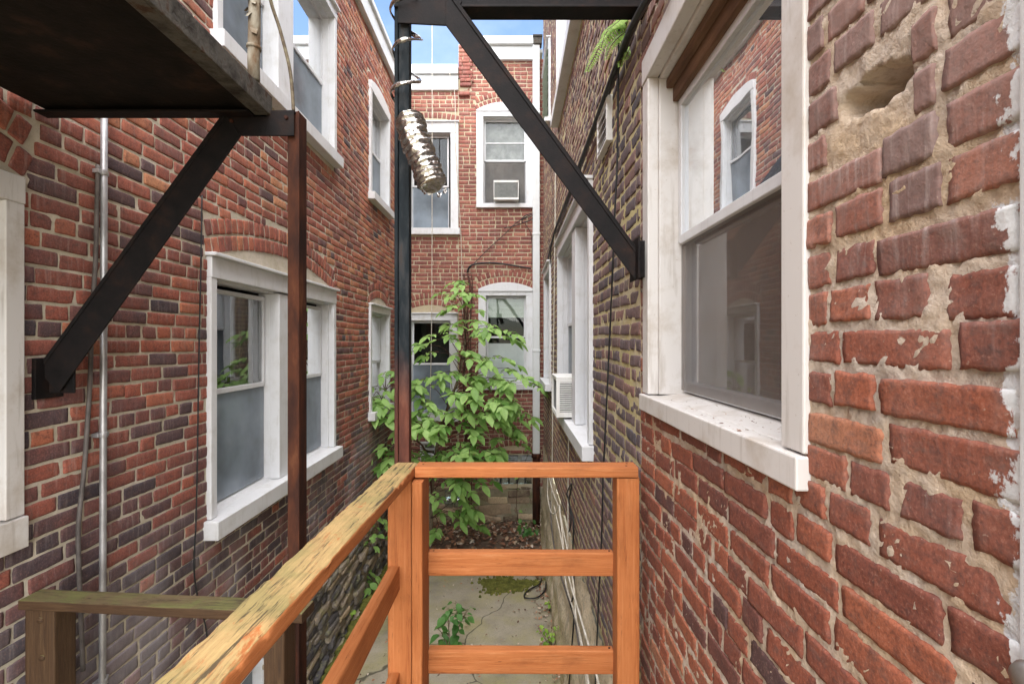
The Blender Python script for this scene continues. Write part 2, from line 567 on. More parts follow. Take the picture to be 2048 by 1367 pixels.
def stone_mat(name, stops, lichen, amt):
    m = NT(name)
    t = m.math('ADD', m.attr('tone'), m.math('MULTIPLY', m.math('SUBTRACT', m.noise(14, 5, 0.65), 0.5), 0.6))
    c = m.ramp(t, stops)
    n = m.noise(7, 5, 0.65)
    c = m.mix(m.math('MULTIPLY', m.step(n, 0.52, 0.66), amt), c, lichen)
    n2 = m.noise(55, 5, 0.7)
    c = m.mix(m.math('MULTIPLY', m.step(n2, 0.5, 0.7), 0.5), c, (0.04, 0.035, 0.03))
    m.color(c, 0.9)
    m.bump(m.math('ADD', n2, m.noise(16, 4, 0.6)), 0.8, 0.012)
    return m.m


MAT['stone_left'] = stone_mat('dark_rubble_stone', [(0, (0.06, 0.055, 0.06)), (0.35, (0.15, 0.135, 0.125)), (0.65, (0.26, 0.22, 0.18)), (1, (0.36, 0.27, 0.17))], (0.24, 0.24, 0.09), 0.5)
MAT['stone_end'] = stone_mat('brown_rubble_stone', [(0, (0.14, 0.10, 0.07)), (0.4, (0.30, 0.22, 0.15)), (0.7, (0.46, 0.34, 0.23)), (1, (0.58, 0.44, 0.29))], (0.30, 0.27, 0.16), 0.35)
MAT['mortar_stone'] = mortar_mat('stone_mortar', (0.42, 0.36, 0.27), (0.26, 0.22, 0.16), (0.16, 0.17, 0.06), 0.5, 0.5)


def parge_mat():
    m = NT('stained_cement_parging')
    n = m.noise(2.2, 6, 0.65, m.co((1, 0.6, 1.4)))
    c = m.ramp(n, [(0.28, (0.28, 0.235, 0.15)), (0.42, (0.54, 0.45, 0.30)), (0.5, (0.66, 0.55, 0.39)), (0.6, (0.74, 0.63, 0.48)), (0.75, (0.55, 0.51, 0.42))])
    z = m.xyz()[2]
    band = m.math('ADD', z, m.math('MULTIPLY', m.math('SUBTRACT', m.noise(3.5, 6, 0.7), 0.5), 0.5))
    c = m.mix(m.math('MULTIPLY', m.step(band, -2.40, -2.32), 0.8), c, (0.74, 0.62, 0.45))
    c = m.mix(m.math('MULTIPLY', m.step(m.noise(1.0, 5, 0.7, m.co((9, 9, 1.5))), 0.52, 0.62), 0.5), c, (0.30, 0.27, 0.22))
    low = m.step(z, -2.35, -3.0)
    n3 = m.noise(5, 5, 0.65)
    c = m.mix(m.math('MULTIPLY', m.math('MULTIPLY', low, m.step(n3, 0.38, 0.6)), 0.75), c, (0.36, 0.31, 0.14))
    n2 = m.noise(28, 6, 0.72)
    c = m.mix(m.math('MULTIPLY', m.step(n2, 0.52, 0.66), 0.5), c, (0.09, 0.075, 0.06))
    m.color(c, 0.93)
    m.bump(m.math('ADD', n2, n), 0.9, 0.015)
    return m.m


MAT['parge'] = parge_mat()


def ground_mat():
    m = NT('mossy_concrete')
    n = m.noise(1.4, 6, 0.62)
    c = m.ramp(n, [(0.3, (0.17, 0.15, 0.11)), (0.48, (0.29, 0.255, 0.19)), (0.7, (0.40, 0.35, 0.27))])
    n2 = m.noise(2.6, 5, 0.65)
    c = m.mix(m.math('MULTIPLY', m.step(n2, 0.42, 0.64), 0.6), c, (0.30, 0.27, 0.11))
    n3 = m.noise(60, 5, 0.75)
    c = m.mix(m.math('MULTIPLY', m.step(n3, 0.5, 0.7), 0.4), c, (0.10, 0.09, 0.07))
    v = m.noise(230, 2, 0.5)
    c = m.mix(m.math('MULTIPLY', m.step(v, 0.69, 0.74), 0.7), c, (0.55, 0.50, 0.42))
    # cracks and a joint across the slab
    w = m.node('ShaderNodeVectorMath', operation='ADD')
    nn = m.node('ShaderNodeTexNoise')
    nn.inputs['Scale'].default_value = 3.0
    sc = m.node('ShaderNodeVectorMath', operation='SCALE')
    sc.inputs['Scale'].default_value = 0.25
    m.L(m.co(), nn.inputs['Vector'])
    m.L(nn.outputs['Color'], sc.inputs[0])
    m.L(m.co(), w.inputs[0])
    m.L(sc.outputs[0], w.inputs[1])
    e = m.vor(0.42, w.outputs[0], 'DISTANCE_TO_EDGE')
    c = m.mix(m.math('MULTIPLY', m.step(e, 0.004, 0.0015), 0.8), c, (0.05, 0.045, 0.03))
    m.color(c, 0.92)
    m.bump(m.math('ADD', n3, m.math('MULTIPLY', m.step(e, 0.0, 0.012), 0.8)), 0.5, 0.006)
    return m.m


MAT['ground'] = ground_mat()


def leaf_mat(name, a, b, trans=0.35):
    m = NT(name)
    t = m.attr('tone')
    c = m.ramp(t, [(0.0, a), (1.0, b)])
    n = m.noise(18, 4, 0.6)
    c = m.mix(m.math('MULTIPLY', m.step(n, 0.45, 0.7), 0.3), c, tuple(x * 0.6 for x in a))
    m.color(c, 0.5)
    tr = m.node('ShaderNodeBsdfTranslucent')
    m.L(m.mix(1.0, c, (1.0, 1.15, 0.45), 'MULTIPLY'), tr.inputs['Color'])
    mx = m.node('ShaderNodeMixShader')
    mx.inputs[0].default_value = trans
    m.L(m.b.outputs[0], mx.inputs[1])
    m.L(tr.outputs[0], mx.inputs[2])
    m.L(mx.outputs[0], m.out.inputs['Surface'])
    return m.m


MAT['leaf'] = leaf_mat('sapling_leaf', (0.11, 0.24, 0.045), (0.38, 0.56, 0.18))
MAT['leaf_dark'] = leaf_mat('weed_leaf', (0.06, 0.16, 0.04), (0.14, 0.30, 0.08))
MAT['leaf_lime'] = leaf_mat('lime_leaf', (0.18, 0.32, 0.04), (0.36, 0.52, 0.10))
MAT['bark'] = simple('pale_bark', [(0.3, (0.09, 0.065, 0.04)), (0.6, (0.22, 0.17, 0.11)), (0.8, (0.32, 0.26, 0.18))], 20, 0.9, 0.6, 60, 0.004)
MAT['darkstem'] = simple('dark_vine_stem', [(0.3, (0.05, 0.025, 0.02)), (0.7, (0.13, 0.06, 0.045))], 20, 0.9, 0.5)
MAT['litter'] = None


def tone_mat(name, stops, rough=0.9, trans=0.0):
    m = NT(name)
    c = m.ramp(m.attr('tone'), stops)
    n = m.noise(40, 4, 0.6)
    c = m.mix(m.math('MULTIPLY', m.step(n, 0.45, 0.7), 0.4), c, (0.05, 0.035, 0.025))
    m.color(c, rough)
    return m.m


MAT['litter'] = tone_mat('dead_leaves', [(0, (0.10, 0.055, 0.04)), (0.4, (0.28, 0.13, 0.08)), (0.65, (0.40, 0.21, 0.12)), (0.85, (0.50, 0.38, 0.26)), (1, (0.7, 0.6, 0.5))])
MAT['moss'] = simple('moss', [(0.3, (0.06, 0.065, 0.012)), (0.55, (0.13, 0.13, 0.025)), (0.75, (0.22, 0.20, 0.05))], 16, 0.95, 1.0, 120, 0.01)
MAT['soil'] = simple('dark_soil', [(0.3, (0.10, 0.07, 0.05)), (0.6, (0.20, 0.14, 0.10)), (0.8, (0.32, 0.24, 0.17))], 9, 0.95, 1.0, 70, 0.012)
MAT['vent_white'] = white_mat('white_vent_plastic', (0.72, 0.71, 0.70), (0.48, 0.45, 0.40), 0.4)
MAT['glassblock'] = glass_mat('glass_block', (0.6, 0.7, 0.68), 1.3, 0.18, 0.5)
MAT['greymetal'] = simple('grey_painted_frame', [(0.3, (0.26, 0.27, 0.26)), (0.7, (0.42, 0.43, 0.41))], 14, 0.6, 0.3)
MAT['brass'] = simple('worn_grey_knob', [(0.3, (0.20, 0.18, 0.16)), (0.7, (0.36, 0.33, 0.30))], 20, 0.35, 0.1, metal=0.7)
MAT['jamb_paint'] = white_mat('thick_flaking_paint', (0.66, 0.67, 0.67), (0.46, 0.45, 0.42), 0.5, 0.55)

# ------------------------------------------------------------------ walls
XL, XR, YE = -1.84, 0.53, 8.3


def ML(u, v, w): return Vector((XL + w, u, v))
def MR(u, v, w): return Vector((XR - w, u, v))
def ME(u, v, w): return Vector((u, YE - w, v))


def map_np(side, U, V, W):
    if side == 'L': return np.stack([XL + W, U, V], -1)
    if side == 'R': return np.stack([XR - W, U, V], -1)
    return np.stack([U, YE - W, V], -1)


def template(nu, nv, eu=0.12, ev=0.2):
    s = np.concatenate([[-1, -1 + eu], np.linspace(-1 + eu, 1 - eu, nu - 2)[1:-1], [1 - eu, 1]]) if nu > 3 else np.linspace(-1, 1, nu)
    t = np.concatenate([[-1, -1 + ev], np.linspace(-1 + ev, 1 - ev, nv - 2)[1:-1], [1 - ev, 1]]) if nv > 3 else np.linspace(-1, 1, nv)
    nu, nv = len(s), len(t)
    S, T = np.meshgrid(s, t, indexing='ij')
    S, T = S.ravel(), T.ravel()
    edge = ((np.abs(S) > 0.999) | (np.abs(T) > 0.999)).astype(float)
    F = []
    idx = lambda i, j: i * nv + j
    for i in range(nu - 1):
        for j in range(nv - 1):
            F.append((idx(i, j), idx(i + 1, j), idx(i + 1, j + 1), idx(i, j + 1)))
    ring = [idx(i, 0) for i in range(nu)] + [idx(nu - 1, j) for j in range(1, nv)] + [idx(i, nv - 1) for i in range(nu - 2, -1, -1)] + [idx(0, j) for j in range(nv - 2, 0, -1)]
    n0 = nu * nv
    k = len(ring)
    S = np.concatenate([S, S[ring]])
    T = np.concatenate([T, T[ring]])
    edge = np.concatenate([edge, np.ones(k)])
    skirt = np.concatenate([np.zeros(n0), np.ones(k)])
    for i in range(k):
        j = (i + 1) % k
        F.append((ring[i], n0 + i, n0 + j, ring[j]))
    return S, T, edge, skirt, np.array(F)


def bricks_mesh(side, B, nu, nv, rough=1.0, bev=0.004, wob=0.006, seed=0.0, deep=0.03, rnd_=0.5, chipk=0.25, efreq=42.0):
    """B rows: cu, cv, hu, hv, rot, depth, tone"""
    B = np.array(B, float)
    S, T, edge, skirt, F = template(nu, nv)
    n = len(S)
    cu, cv, hu, hv, rot, dep, tone = [B[:, i:i + 1] for i in range(7)]
    s = S[None] * (1 - 0.035 * rnd_ * np.abs(T[None]) ** 8)
    t = T[None] * (1 - 0.10 * rnd_ * np.abs(S[None]) ** 10)
    a, b = hu * s, hv * t
    U = cu + a * np.cos(rot) - b * np.sin(rot)
    V = cv + a * np.sin(rot) + b * np.cos(rot)
    z0 = np.full_like(U, seed)
    amp = rough * (0.0006 + 0.0036 * edge[None])
    du = fbm(U * efreq, V * efreq, z0 + 1.5, 3) * amp
    dv = fbm(U * efreq, V * efreq, z0 + 9.5, 3) * amp
    dd = fbm(U * 34, V * 34, z0 + 4.7, 3) * 0.0018 * rough
    chip = np.minimum(0, fbm(U * 13, V * 16, z0 + 30.2, 3) + 0.28) * 0.035 * rough
    tilt = (vnoise(cu * 91, cv * 77, seed) * 0.0022 * s + vnoise(cu * 57, cv * 91, seed + 3) * 0.0018 * t) * rough
    W = dep + dd + np.maximum(chip * chipk, -0.012) + tilt - bev * edge[None] - skirt[None] * deep
    V = V + wob * fbm(U * 0.9, V * 0.6, z0 + 70, 2) * 1.6 + dv
    U = U + du
    P3 = map_np(side, U, V, W).reshape(-1, 3)
    FF = (F[None] + (np.arange(len(B)) * n)[:, None, None]).reshape(-1, 4)
    return P3, FF, np.repeat(B[:, 6], n)


def lay_rows(u0, u1, v0, v1, h, L, J, holes, arches=(), head_every=6, p_head=0.1, tone=None, depth=0.0038, jit=0.006, rows=None):
    B = []
    v, r = v0, 0
    while v + h * 0.7 < v1:
        hh = h if rows is None else rows(r)
        hh = min(hh, v1 - v)
        vc = v + hh / 2
        blocked = []
        for (a0, a1, b0, b1) in holes:
            if b0 - hh * 0.35 < vc < b1 + hh * 0.35: blocked.append((a0, a1))
        for (uc, vcn, Rin, Rout, half) in arches:
            d = vc - vcn
            if 0 < d < Rout:
                aa = math.asin(min(1, (half + 0.02) / ((Rin + Rout) / 2)))
                ch = min(math.sqrt(Rout * Rout - d * d), max(d * math.tan(aa), half if d < Rin * math.cos(aa) else 0) + 0.004)
                spring = math.sqrt(max(Rin * Rin - half * half, 0))
                if d > spring - 0.005: blocked.append((uc - ch, uc + ch))
        blocked.sort()
        free, a = [], u0
        for b0, b1 in blocked:
            if b0 > a: free.append((a, min(b0, u1)))
            a = max(a, b1)
        if a < u1: free.append((a, u1))
        header = head_every and r % head_every == head_every - 1
        x = u0 - random.random() * 0.04 - (L / 2 if r % 2 else 0)
        cuts = []
        while x < u1:
            l = L if not header else L / 2
            if random.random() < p_head: l = L / 2
            l *= random.uniform(0.95, 1.05)
            cuts.append((x, x + l))
            x += l
        for f0, f1 in free:
            for c0, c1 in cuts:
                p0, p1 = max(c0, f0), min(c1, f1)
                if p1 - p0 < 0.035: continue
                hu = (p1 - p0 - J * random.uniform(0.7, 1.35)) / 2
                hv = (hh - J * random.uniform(0.75, 1.25)) / 2
                if hu < 0.012: continue
                cu = (p0 + p1) / 2 + random.gauss(0, jit * 0.3)
                B.append([cu, vc + random.gauss(0, jit * 0.28), hu, hv, random.gauss(0, 0.006), depth + random.gauss(0, 0.0011), tone(cu, vc)])
        v += hh
        r += 1
    return B


def arch_bricks(uc, vcn, Rin, ring, half, tone, n_rings=1, depth=0.006):
    B = []
    for k in range(n_rings):
        r0 = Rin + k * (ring + 0.012)
        rm = r0 + ring / 2
        a = math.asin(min(1, (half + 0.02) / rm))
        n = max(3, int(2 * a * rm / 0.071))
        for i in range(n):
            g = -a + 2 * a * (i + 0.5) / n
            B.append([uc + rm * math.sin(g), vcn + rm * math.cos(g), a * rm / n - 0.0075, ring / 2 - 0.002, -g + random.gauss(0, 0.015), depth + random.gauss(0, 0.002), tone(uc, vcn + rm)])
    return B


def sheet(side, u0, u1, v0, v1, holes, cell, base, amp, freq=9, seed=3.0, extra=None, cap=1.0):
    def lines(a, b, marks):
        ms = sorted({a, b, *[m for m in marks if a < m < b]})
        out = []
        for p, q in zip(ms, ms[1:]):
            k = max(1, int(math.ceil((q - p) / cell)))
            out += [p + (q - p) * i / k for i in range(k)]
        return np.array(out + [b])
    us = lines(u0, u1, [h[0] for h in holes] + [h[1] for h in holes])
    vs = lines(v0, v1, [h[2] for h in holes] + [h[3] for h in holes])
    U, V = np.meshgrid(us, vs, indexing='ij')
    W = base + np.minimum(amp * fbm(U * freq, V * freq, np.full_like(U, seed), 4) + amp * 0.6 * vnoise(U * freq * 5, V * freq * 7, seed + 5), cap)
    if extra is not None: W = W + extra(U, V)
    P3 = map_np(side, U.ravel(), V.ravel(), W.ravel())
    nv = len(vs)
    cu, cv = (us[:-1] + us[1:]) / 2, (vs[:-1] + vs[1:]) / 2
    CU, CV = np.meshgrid(cu, cv, indexing='ij')
    keep = np.ones_like(CU, bool)
    for h in holes:
        keep &= ~((CU > h[0]) & (CU < h[1]) & (CV > h[2]) & (CV < h[3]))
    I, Jx = np.nonzero(keep)
    F = np.stack([I * nv + Jx, (I + 1) * nv + Jx, (I + 1) * nv + Jx + 1, I * nv + Jx + 1], -1)
    return P3, F


def wall_object(name, side, parts, mats, parent, flip=False):
    """parts: list of (verts, quads, material index, tone)"""
    V, F, T, FM = [], [], [], []
    n = 0
    for (p, f, mi, t) in parts:
        V.append(p)
        F.append(f + n)
        T.append(t if t is not None else np.full(len(p), 0.5))
        FM.append(np.full(len(f), mi))
        n += len(p)
    V, F, T, FM = np.concatenate(V), np.concatenate(F), np.concatenate(T), np.concatenate(FM)
    if flip: F = F[:, ::-1]
    me = np_mesh(name, V, F, mats, True, {'tone': T}, FM)
    o = bpy.data.objects.new(name, me)
    link(o)
    if parent is not None: rel(o, parent)
    return o


# ------------------------------------------------------------------ windows
def wave_sheet(mb, M, u0, u1, v0, v1, w, amp, k, flare=0.0, n=36, bottom=None):
    vs, fs = [], []
    for i in range(n + 1):
        t = i / n
        for j in range(5):
            q = j / 4
            uu = u0 + (u1 - u0) * t
            if flare: uu += flare * (1 - q) ** 1.6 * (1 - t)
            vs.append(M(uu, v0 + (v1 - v0) * q, w + amp * math.sin(t * k + 0.6 * math.sin(q * 2))))
    for i in range(n):
        for j in range(4):
            fs.append((i * 5 + j, (i + 1) * 5 + j, (i + 1) * 5 + j + 1, i * 5 + j + 1))
    mb.add(vs, fs, True)


def window(house, M, u0, u1, v0, v1, units, vm, cas=0.065, sillh=0.1, head=0.10, proj=0.03, rec=0.09, mat='white', sillproj=0.06, sillover=0.03,
           screen='screen', curtain=None, lower_screen=True, cap=True, headtrim=False, room_depth=1.6, label=None, glass='glass', sash_drop=0.0, wood_head=False, low_bar=None, room=True, upper_split=None):
    f = MB()
    vb = v0 + sillh
    f.box(u0, u0 + cas, vb, v1 - head, -0.03, proj, M)
    f.box(u1 - cas, u1, vb, v1 - head, -0.03, proj, M)
    f.box(u0, u1, v1 - head, v1, -0.03, proj + 0.004, M)
    if cap:
        f.box(u0 - 0.012, u1 + 0.012, v1, v1 + 0.022, -0.02, proj + 0.035, M)
    # stepped jambs of the reveal
    f.box(u0 + cas - 0.03, u0 + cas + 0.008, vb, v1 - head, -rec - 0.06, -0.03, M)
    f.box(u1 - cas - 0.008, u1 - cas + 0.03, vb, v1 - head, -rec - 0.06, -0.03, M)
    f.box(u0 + cas + 0.008, u1 - cas - 0.008, v1 - head - 0.012, v1 - head + 0.03, -rec - 0.06, -0.03, M)
    for (a, b), (c, d) in zip(units, units[1:]):
        f.box(b, c, vb, v1 - head - 0.012, -0.06, proj - 0.012, M)
        f.box(b + 0.004, c - 0.004, vb, v1 - head - 0.012, -rec - 0.06, -0.06, M)
    wo = f.build('window', MAT[mat], None, 0.004)
    rel(wo, house)
    if label: wo['label'] = label
    s = MB()
    s.box(u0 - sillover, u1 + sillover, v0, vb - 0.004, -0.03, proj + sillproj, M)
    s.box8([M(u, v, w) for u in (u0 + cas - 0.02, u1 - cas + 0.02) for (v, w) in ((v0 + 0.01, -0.03), (v0 + 0.01, -rec - 0.06), (vb - 0.006, -0.03), (vb + 0.012, -rec - 0.06))])
    s.build('sill', MAT[mat], wo, 0.004)
    if wood_head:
        q = MB()
        q.box(u0 + cas + 0.01, u1 - cas - 0.01, v1 - head - 0.10, v1 - head - 0.014, -rec - 0.05, -rec + 0.02, M)
        q.box(u0 + cas + 0.01, u1 - cas - 0.01, v1 - head - 0.05, v1 - head - 0.016, -rec + 0.02, -rec + 0.045, M)
        q.build('head_board', MAT['dirtywood'], wo, 0.004)
    top = v1 - head - 0.012 - sash_drop
    for (a, b) in units:
        a, b = a + 0.004, b - 0.004
        tb = 0.03
        u = MB()
        u.box(a, a + tb, vm, top, -rec - 0.03, -rec, M)
        u.box(b - tb, b, vm, top, -rec - 0.03, -rec, M)
        u.box(a + tb, b - tb, top - tb, top, -rec - 0.03, -rec, M)
        u.box(a + tb, b - tb, vm - 0.012, vm + 0.022, -rec - 0.03, -rec + 0.006, M)
        if upper_split:
            u.box(a + tb, b - tb, upper_split - 0.01, upper_split + 0.01, -rec - 0.03, -rec + 0.004, M)
        so = u.build('sash', MAT['sash'], wo, 0.003)
        lo = MB()
        lo.box(a, a + tb, vb + 0.012, vm - 0.014, -rec - 0.058, -rec - 0.02, M)
        lo.box(b - tb, b, vb + 0.012, vm - 0.014, -rec - 0.058, -rec - 0.02, M)
        lo.box(a + tb, b - tb, vb + 0.012, vb + 0.05, -rec - 0.058, -rec - 0.02, M)
        if low_bar is not None:
            lo.box(a + tb, b - tb, low_bar, low_bar + 0.045, -rec - 0.09, -rec - 0.06, M)
        lo.build('sash', MAT['sash'], wo, 0.003)
        g = MB()
        g.add([M(a + tb, vm, -rec - 0.015), M(b - tb, vm, -rec - 0.015), M(b - tb, top - tb, -rec - 0.015), M(a + tb, top - tb, -rec - 0.015)], [(0, 1, 2, 3)])
        g.build('pane', MAT[glass], wo)
        g = MB()
        g.add([M(a + tb, vb + 0.05, -rec - 0.04), M(b - tb, vb + 0.05, -rec - 0.04), M(b - tb, vm, -rec - 0.04), M(a + tb, vm, -rec - 0.04)], [(0, 1, 2, 3)])
        g.build('pane', MAT[glass], wo)
        if lower_screen:
            g = MB()
            g.add([M(a + 0.012, vb + 0.02, -rec - 0.008), M(b - 0.012, vb + 0.02, -rec - 0.008), M(b - 0.012, vm - 0.012, -rec - 0.008), M(a + 0.012, vm - 0.012, -rec - 0.008)], [(0, 1, 2, 3)])
            g.build('insect_screen', MAT[screen], wo)
        if curtain:
            cm = MB()
            if curtain == 'pair':
                wave_sheet(cm, M, a, a + (b - a) * 0.30, vb, top, -rec - 0.085, 0.010, 16)
                wave_sheet(cm, M, b - (b - a) * 0.42, b - 0.02, vb, top, -rec - 0.085, 0.010, 22)
            elif curtain == 'grey':
                wave_sheet(cm, M, a, b, vb, top, -rec - 0.085, 0.006, 30)
            elif curtain == 'half':
                wave_sheet(cm, M, a, b, vb, vm - 0.1, -rec - 0.066, 0.004, 12)
            elif curtain == 'full':
                wave_sheet(cm, M, a, b, vb, top, -rec - 0.085, 0.008, 30)
            cm.build('curtain', MAT['curtain_grey' if curtain == 'grey' else 'curtain'], wo)
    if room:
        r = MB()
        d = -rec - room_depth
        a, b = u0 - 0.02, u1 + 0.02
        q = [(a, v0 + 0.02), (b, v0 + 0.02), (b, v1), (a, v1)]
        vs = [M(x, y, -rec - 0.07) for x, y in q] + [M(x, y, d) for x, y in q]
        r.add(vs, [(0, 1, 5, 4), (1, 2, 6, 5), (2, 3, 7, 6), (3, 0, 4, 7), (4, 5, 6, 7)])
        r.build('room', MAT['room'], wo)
    return wo


def tympanum(house, M, uc, vs, half, Rin, vcn, depth=-0.012):
    m = MB()
    n = 24
    vsn, fs = [], []
    a = math.asin(min(1, half / Rin))
    for i in range(n + 1):
        g = -a + 2 * a * i / n
        uu = uc + Rin * math.sin(g)
        vt = vcn + Rin * math.cos(g) + 0.01
        for j in range(4):
            vsn.append(M(uu, vs + (vt - vs) * j / 3, depth + 0.006 * math.sin(uu * 37 + j * 2.1) + (0.004 if j in (1, 2) else 0)))
    for i in range(n):
        for j in range(3):
            fs.append((i * 4 + j, (i + 1) * 4 + j, (i + 1) * 4 + j + 1, i * 4 + j + 1))
    m.add(vsn, fs, True)
    return rel(m.build('arch_infill', MAT['stucco']), house)


def arc(half, rise):
    """radius and drop of centre below the springing line"""
    Rr = (half * half + rise * rise) / (2 * rise)
    return Rr, Rr - rise


# ================================================================== LEFT HOUSE
left = empty('brick_house', (XL - 0.1, 4.0, GZ), 'dark red brick rowhouse on the left with double windows and a white roof fascia', 'house')


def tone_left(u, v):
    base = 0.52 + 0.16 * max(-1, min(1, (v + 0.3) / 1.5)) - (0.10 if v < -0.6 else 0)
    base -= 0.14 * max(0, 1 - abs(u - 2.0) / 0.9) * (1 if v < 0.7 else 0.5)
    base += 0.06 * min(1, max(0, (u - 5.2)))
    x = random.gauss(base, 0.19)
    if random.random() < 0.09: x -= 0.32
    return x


W1 = (2.98, 5.10, -1.185, 0.52)
W2 = (3.04, 5.12, 1.80, 3.41)
W3 = (6.35, 7.37, 1.83, 3.36)
W4 = (6.35, 7.37, -1.01, 0.48)
W0 = (0.75, 1.84, -0.76, 0.61)
WB = (3.2, 3.75, -2.75, -2.12)
LH = [W1, W2, W3, W4, W0, WB]
arcs = []
R1, d1 = arc(1.06, 0.16)
A1 = (4.04, 0.52 - d1, R1, R1 + 0.22, 1.06)
R4, d4 = arc(0.5, 0.11)
A4 = (6.86, 0.49 - d4, R4, R4 + 0.21, 0.5)
R0, d0 = arc(0.56, 0.13)
A0 = (1.305, 0.61 - d0, R0, R0 + 0.21, 0.56)
R3, d3 = arc(0.5, 0.08)
A3 = (6.86, 3.37 - d3, R3, R3 + 0.11, 0.5)
AR = [A1, A4, A0, A3]
shr = lambda h, e=0.012: (h[0] + e, h[1] - e, h[2] + e, h[3] - e)
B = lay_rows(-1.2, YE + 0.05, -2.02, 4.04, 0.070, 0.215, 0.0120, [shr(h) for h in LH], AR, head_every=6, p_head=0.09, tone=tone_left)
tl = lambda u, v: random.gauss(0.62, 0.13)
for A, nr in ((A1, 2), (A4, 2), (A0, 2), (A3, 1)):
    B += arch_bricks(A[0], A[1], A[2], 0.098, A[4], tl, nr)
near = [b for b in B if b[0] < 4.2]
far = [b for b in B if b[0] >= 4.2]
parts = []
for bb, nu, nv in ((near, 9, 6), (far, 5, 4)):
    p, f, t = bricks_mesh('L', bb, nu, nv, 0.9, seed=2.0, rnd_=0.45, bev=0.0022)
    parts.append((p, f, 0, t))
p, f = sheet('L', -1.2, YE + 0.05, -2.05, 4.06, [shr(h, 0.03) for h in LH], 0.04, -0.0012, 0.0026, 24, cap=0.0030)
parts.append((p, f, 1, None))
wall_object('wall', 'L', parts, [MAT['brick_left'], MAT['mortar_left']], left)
# rubble foundation
rr = random.Random(4)


def rubble(u0, u1, v0, v1, hmin, hmax, lmin, lmax, rnd, dj=0.018, holes=(), slope=0.06):
    B = []
    v = v0
    while v < v1 - 0.02:
        h = min(rnd.uniform(hmin, hmax), v1 - v)
        u = u0 - rnd.random() * 0.2
        while u < u1:
            l = rnd.uniform(lmin, lmax)
            cu, cv = u + l / 2, v + h / 2
            if not any(a < cu < b and c < cv < d for a, b, c, d in holes):
                n = 1 if rnd.random() < 0.6 or h < 0.09 else 2
                for k in range(n):
                    B.append([cu + rnd.gauss(0, 0.01), v + h * (k + 0.5) / n + rnd.gauss(0, 0.008), l / 2 - 0.006, h / n / 2 - 0.004, rnd.gauss(0, slope), rnd.gauss(0.005, dj), rnd.random()])
            u += l
        v += h
    return B


Bs = rubble(-1.0, YE, GZ - 0.1, -2.02, 0.05, 0.13, 0.10, 0.38, rr, holes=[WB])
p, f, t = bricks_mesh('L', Bs, 8, 6, 4.0, bev=0.012, wob=0.03, seed=8.0, deep=0.05, chipk=1.0, rnd_=1.0, efreq=26.0)
q, g = sheet('L', -1.2, YE + 0.02, GZ - 0.15, -2.0, [shr(WB, 0.03)], 0.06, -0.02, 0.02, 6)
wall_object('foundation', 'L', [(p, f, 0, t), (q, g, 1, None)], [MAT['stone_left'], MAT['mortar_stone']], left)
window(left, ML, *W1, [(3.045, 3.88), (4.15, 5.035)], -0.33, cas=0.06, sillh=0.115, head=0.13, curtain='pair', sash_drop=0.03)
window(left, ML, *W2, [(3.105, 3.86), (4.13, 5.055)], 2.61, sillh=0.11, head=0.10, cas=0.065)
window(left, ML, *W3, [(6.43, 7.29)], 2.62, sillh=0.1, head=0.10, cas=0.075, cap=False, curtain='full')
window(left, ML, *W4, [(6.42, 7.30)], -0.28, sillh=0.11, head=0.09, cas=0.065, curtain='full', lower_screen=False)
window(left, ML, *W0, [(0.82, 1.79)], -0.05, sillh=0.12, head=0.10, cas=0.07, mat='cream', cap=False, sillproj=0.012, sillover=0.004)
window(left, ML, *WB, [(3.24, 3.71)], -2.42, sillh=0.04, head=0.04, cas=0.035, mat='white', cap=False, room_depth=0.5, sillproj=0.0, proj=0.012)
for A, vsp in ((A1, W1[3] + 0.02), (A4, W4[3] + 0.02), (A0, W0[3])):
    tympanum(left, ML, A[0], vsp, A[4], A[2], A[1])
# arched white head over the far upper window
hm = MB()
n = 20
a = math.asin(0.5 / R3)
poly = [(6.36, 3.34)] + [(6.86 + R3 * math.sin(-a + 2 * a * i / n), A3[1] + R3 * math.cos(-a + 2 * a * i / n)) for i in range(n + 1)] + [(7.36, 3.34)]
hm.prism(poly, -0.02, 0.032, ML)
rel(hm.build('arched_head', MAT['white'], None), left)
cn = MB()
cn.box(-1.2, YE + 0.1, 4.02, 4.27, -0.2, 0.05, ML)
cn.box(-1.2, YE + 0.1, 4.27, 4.34, -0.2, 0.085, ML)
cn.box(-1.2, YE + 0.1, 4.005, 4.05, 0.02, 0.065, ML)
rel(cn.build('fascia', MAT['fascia'], None, 0.006), left)
bk = MB()
bk.box(-1.2, YE + 0.1, GZ, 4.3, -2.6, -2.5, ML)
bk.box(-1.2, YE + 0.1, 4.3, 4.36, -2.6, -0.2, ML)
rel(bk.build('roof', MAT['greymetal'], None), left)

# ================================================================== END HOUSE
endh = empty('brick_house', (-0.6, YE + 0.1, GZ), 'orange red brick house closing the far end of the alley behind the sapling', 'house')


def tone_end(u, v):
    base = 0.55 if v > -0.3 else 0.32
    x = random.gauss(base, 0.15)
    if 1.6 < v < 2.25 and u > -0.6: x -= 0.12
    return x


def p2e(x0, x1, y0, y1):
    k = YE / FPX
    return ((x0 - 1024) * k, (x1 - 1024) * k, (683 - y1) * k, (683 - y0) * k)


E1 = p2e(806, 917, 246, 470)
E2 = p2e(953, 1067, 222, 416)
E3 = p2e(808, 915, 627, 840)
E4 = p2e(957, 1067, 580, 778)
EB = p2e(985, 1067, 905, 970)
ES = p2e(840, 874, 882, 918)
EG = p2e(890, 912, 975, 1012)
EH = [E1, E2, E3, E4, EB, ES]
mid = lambda e: (e[0] + e[1]) / 2
hw = lambda e: (e[1] - e[0]) / 2


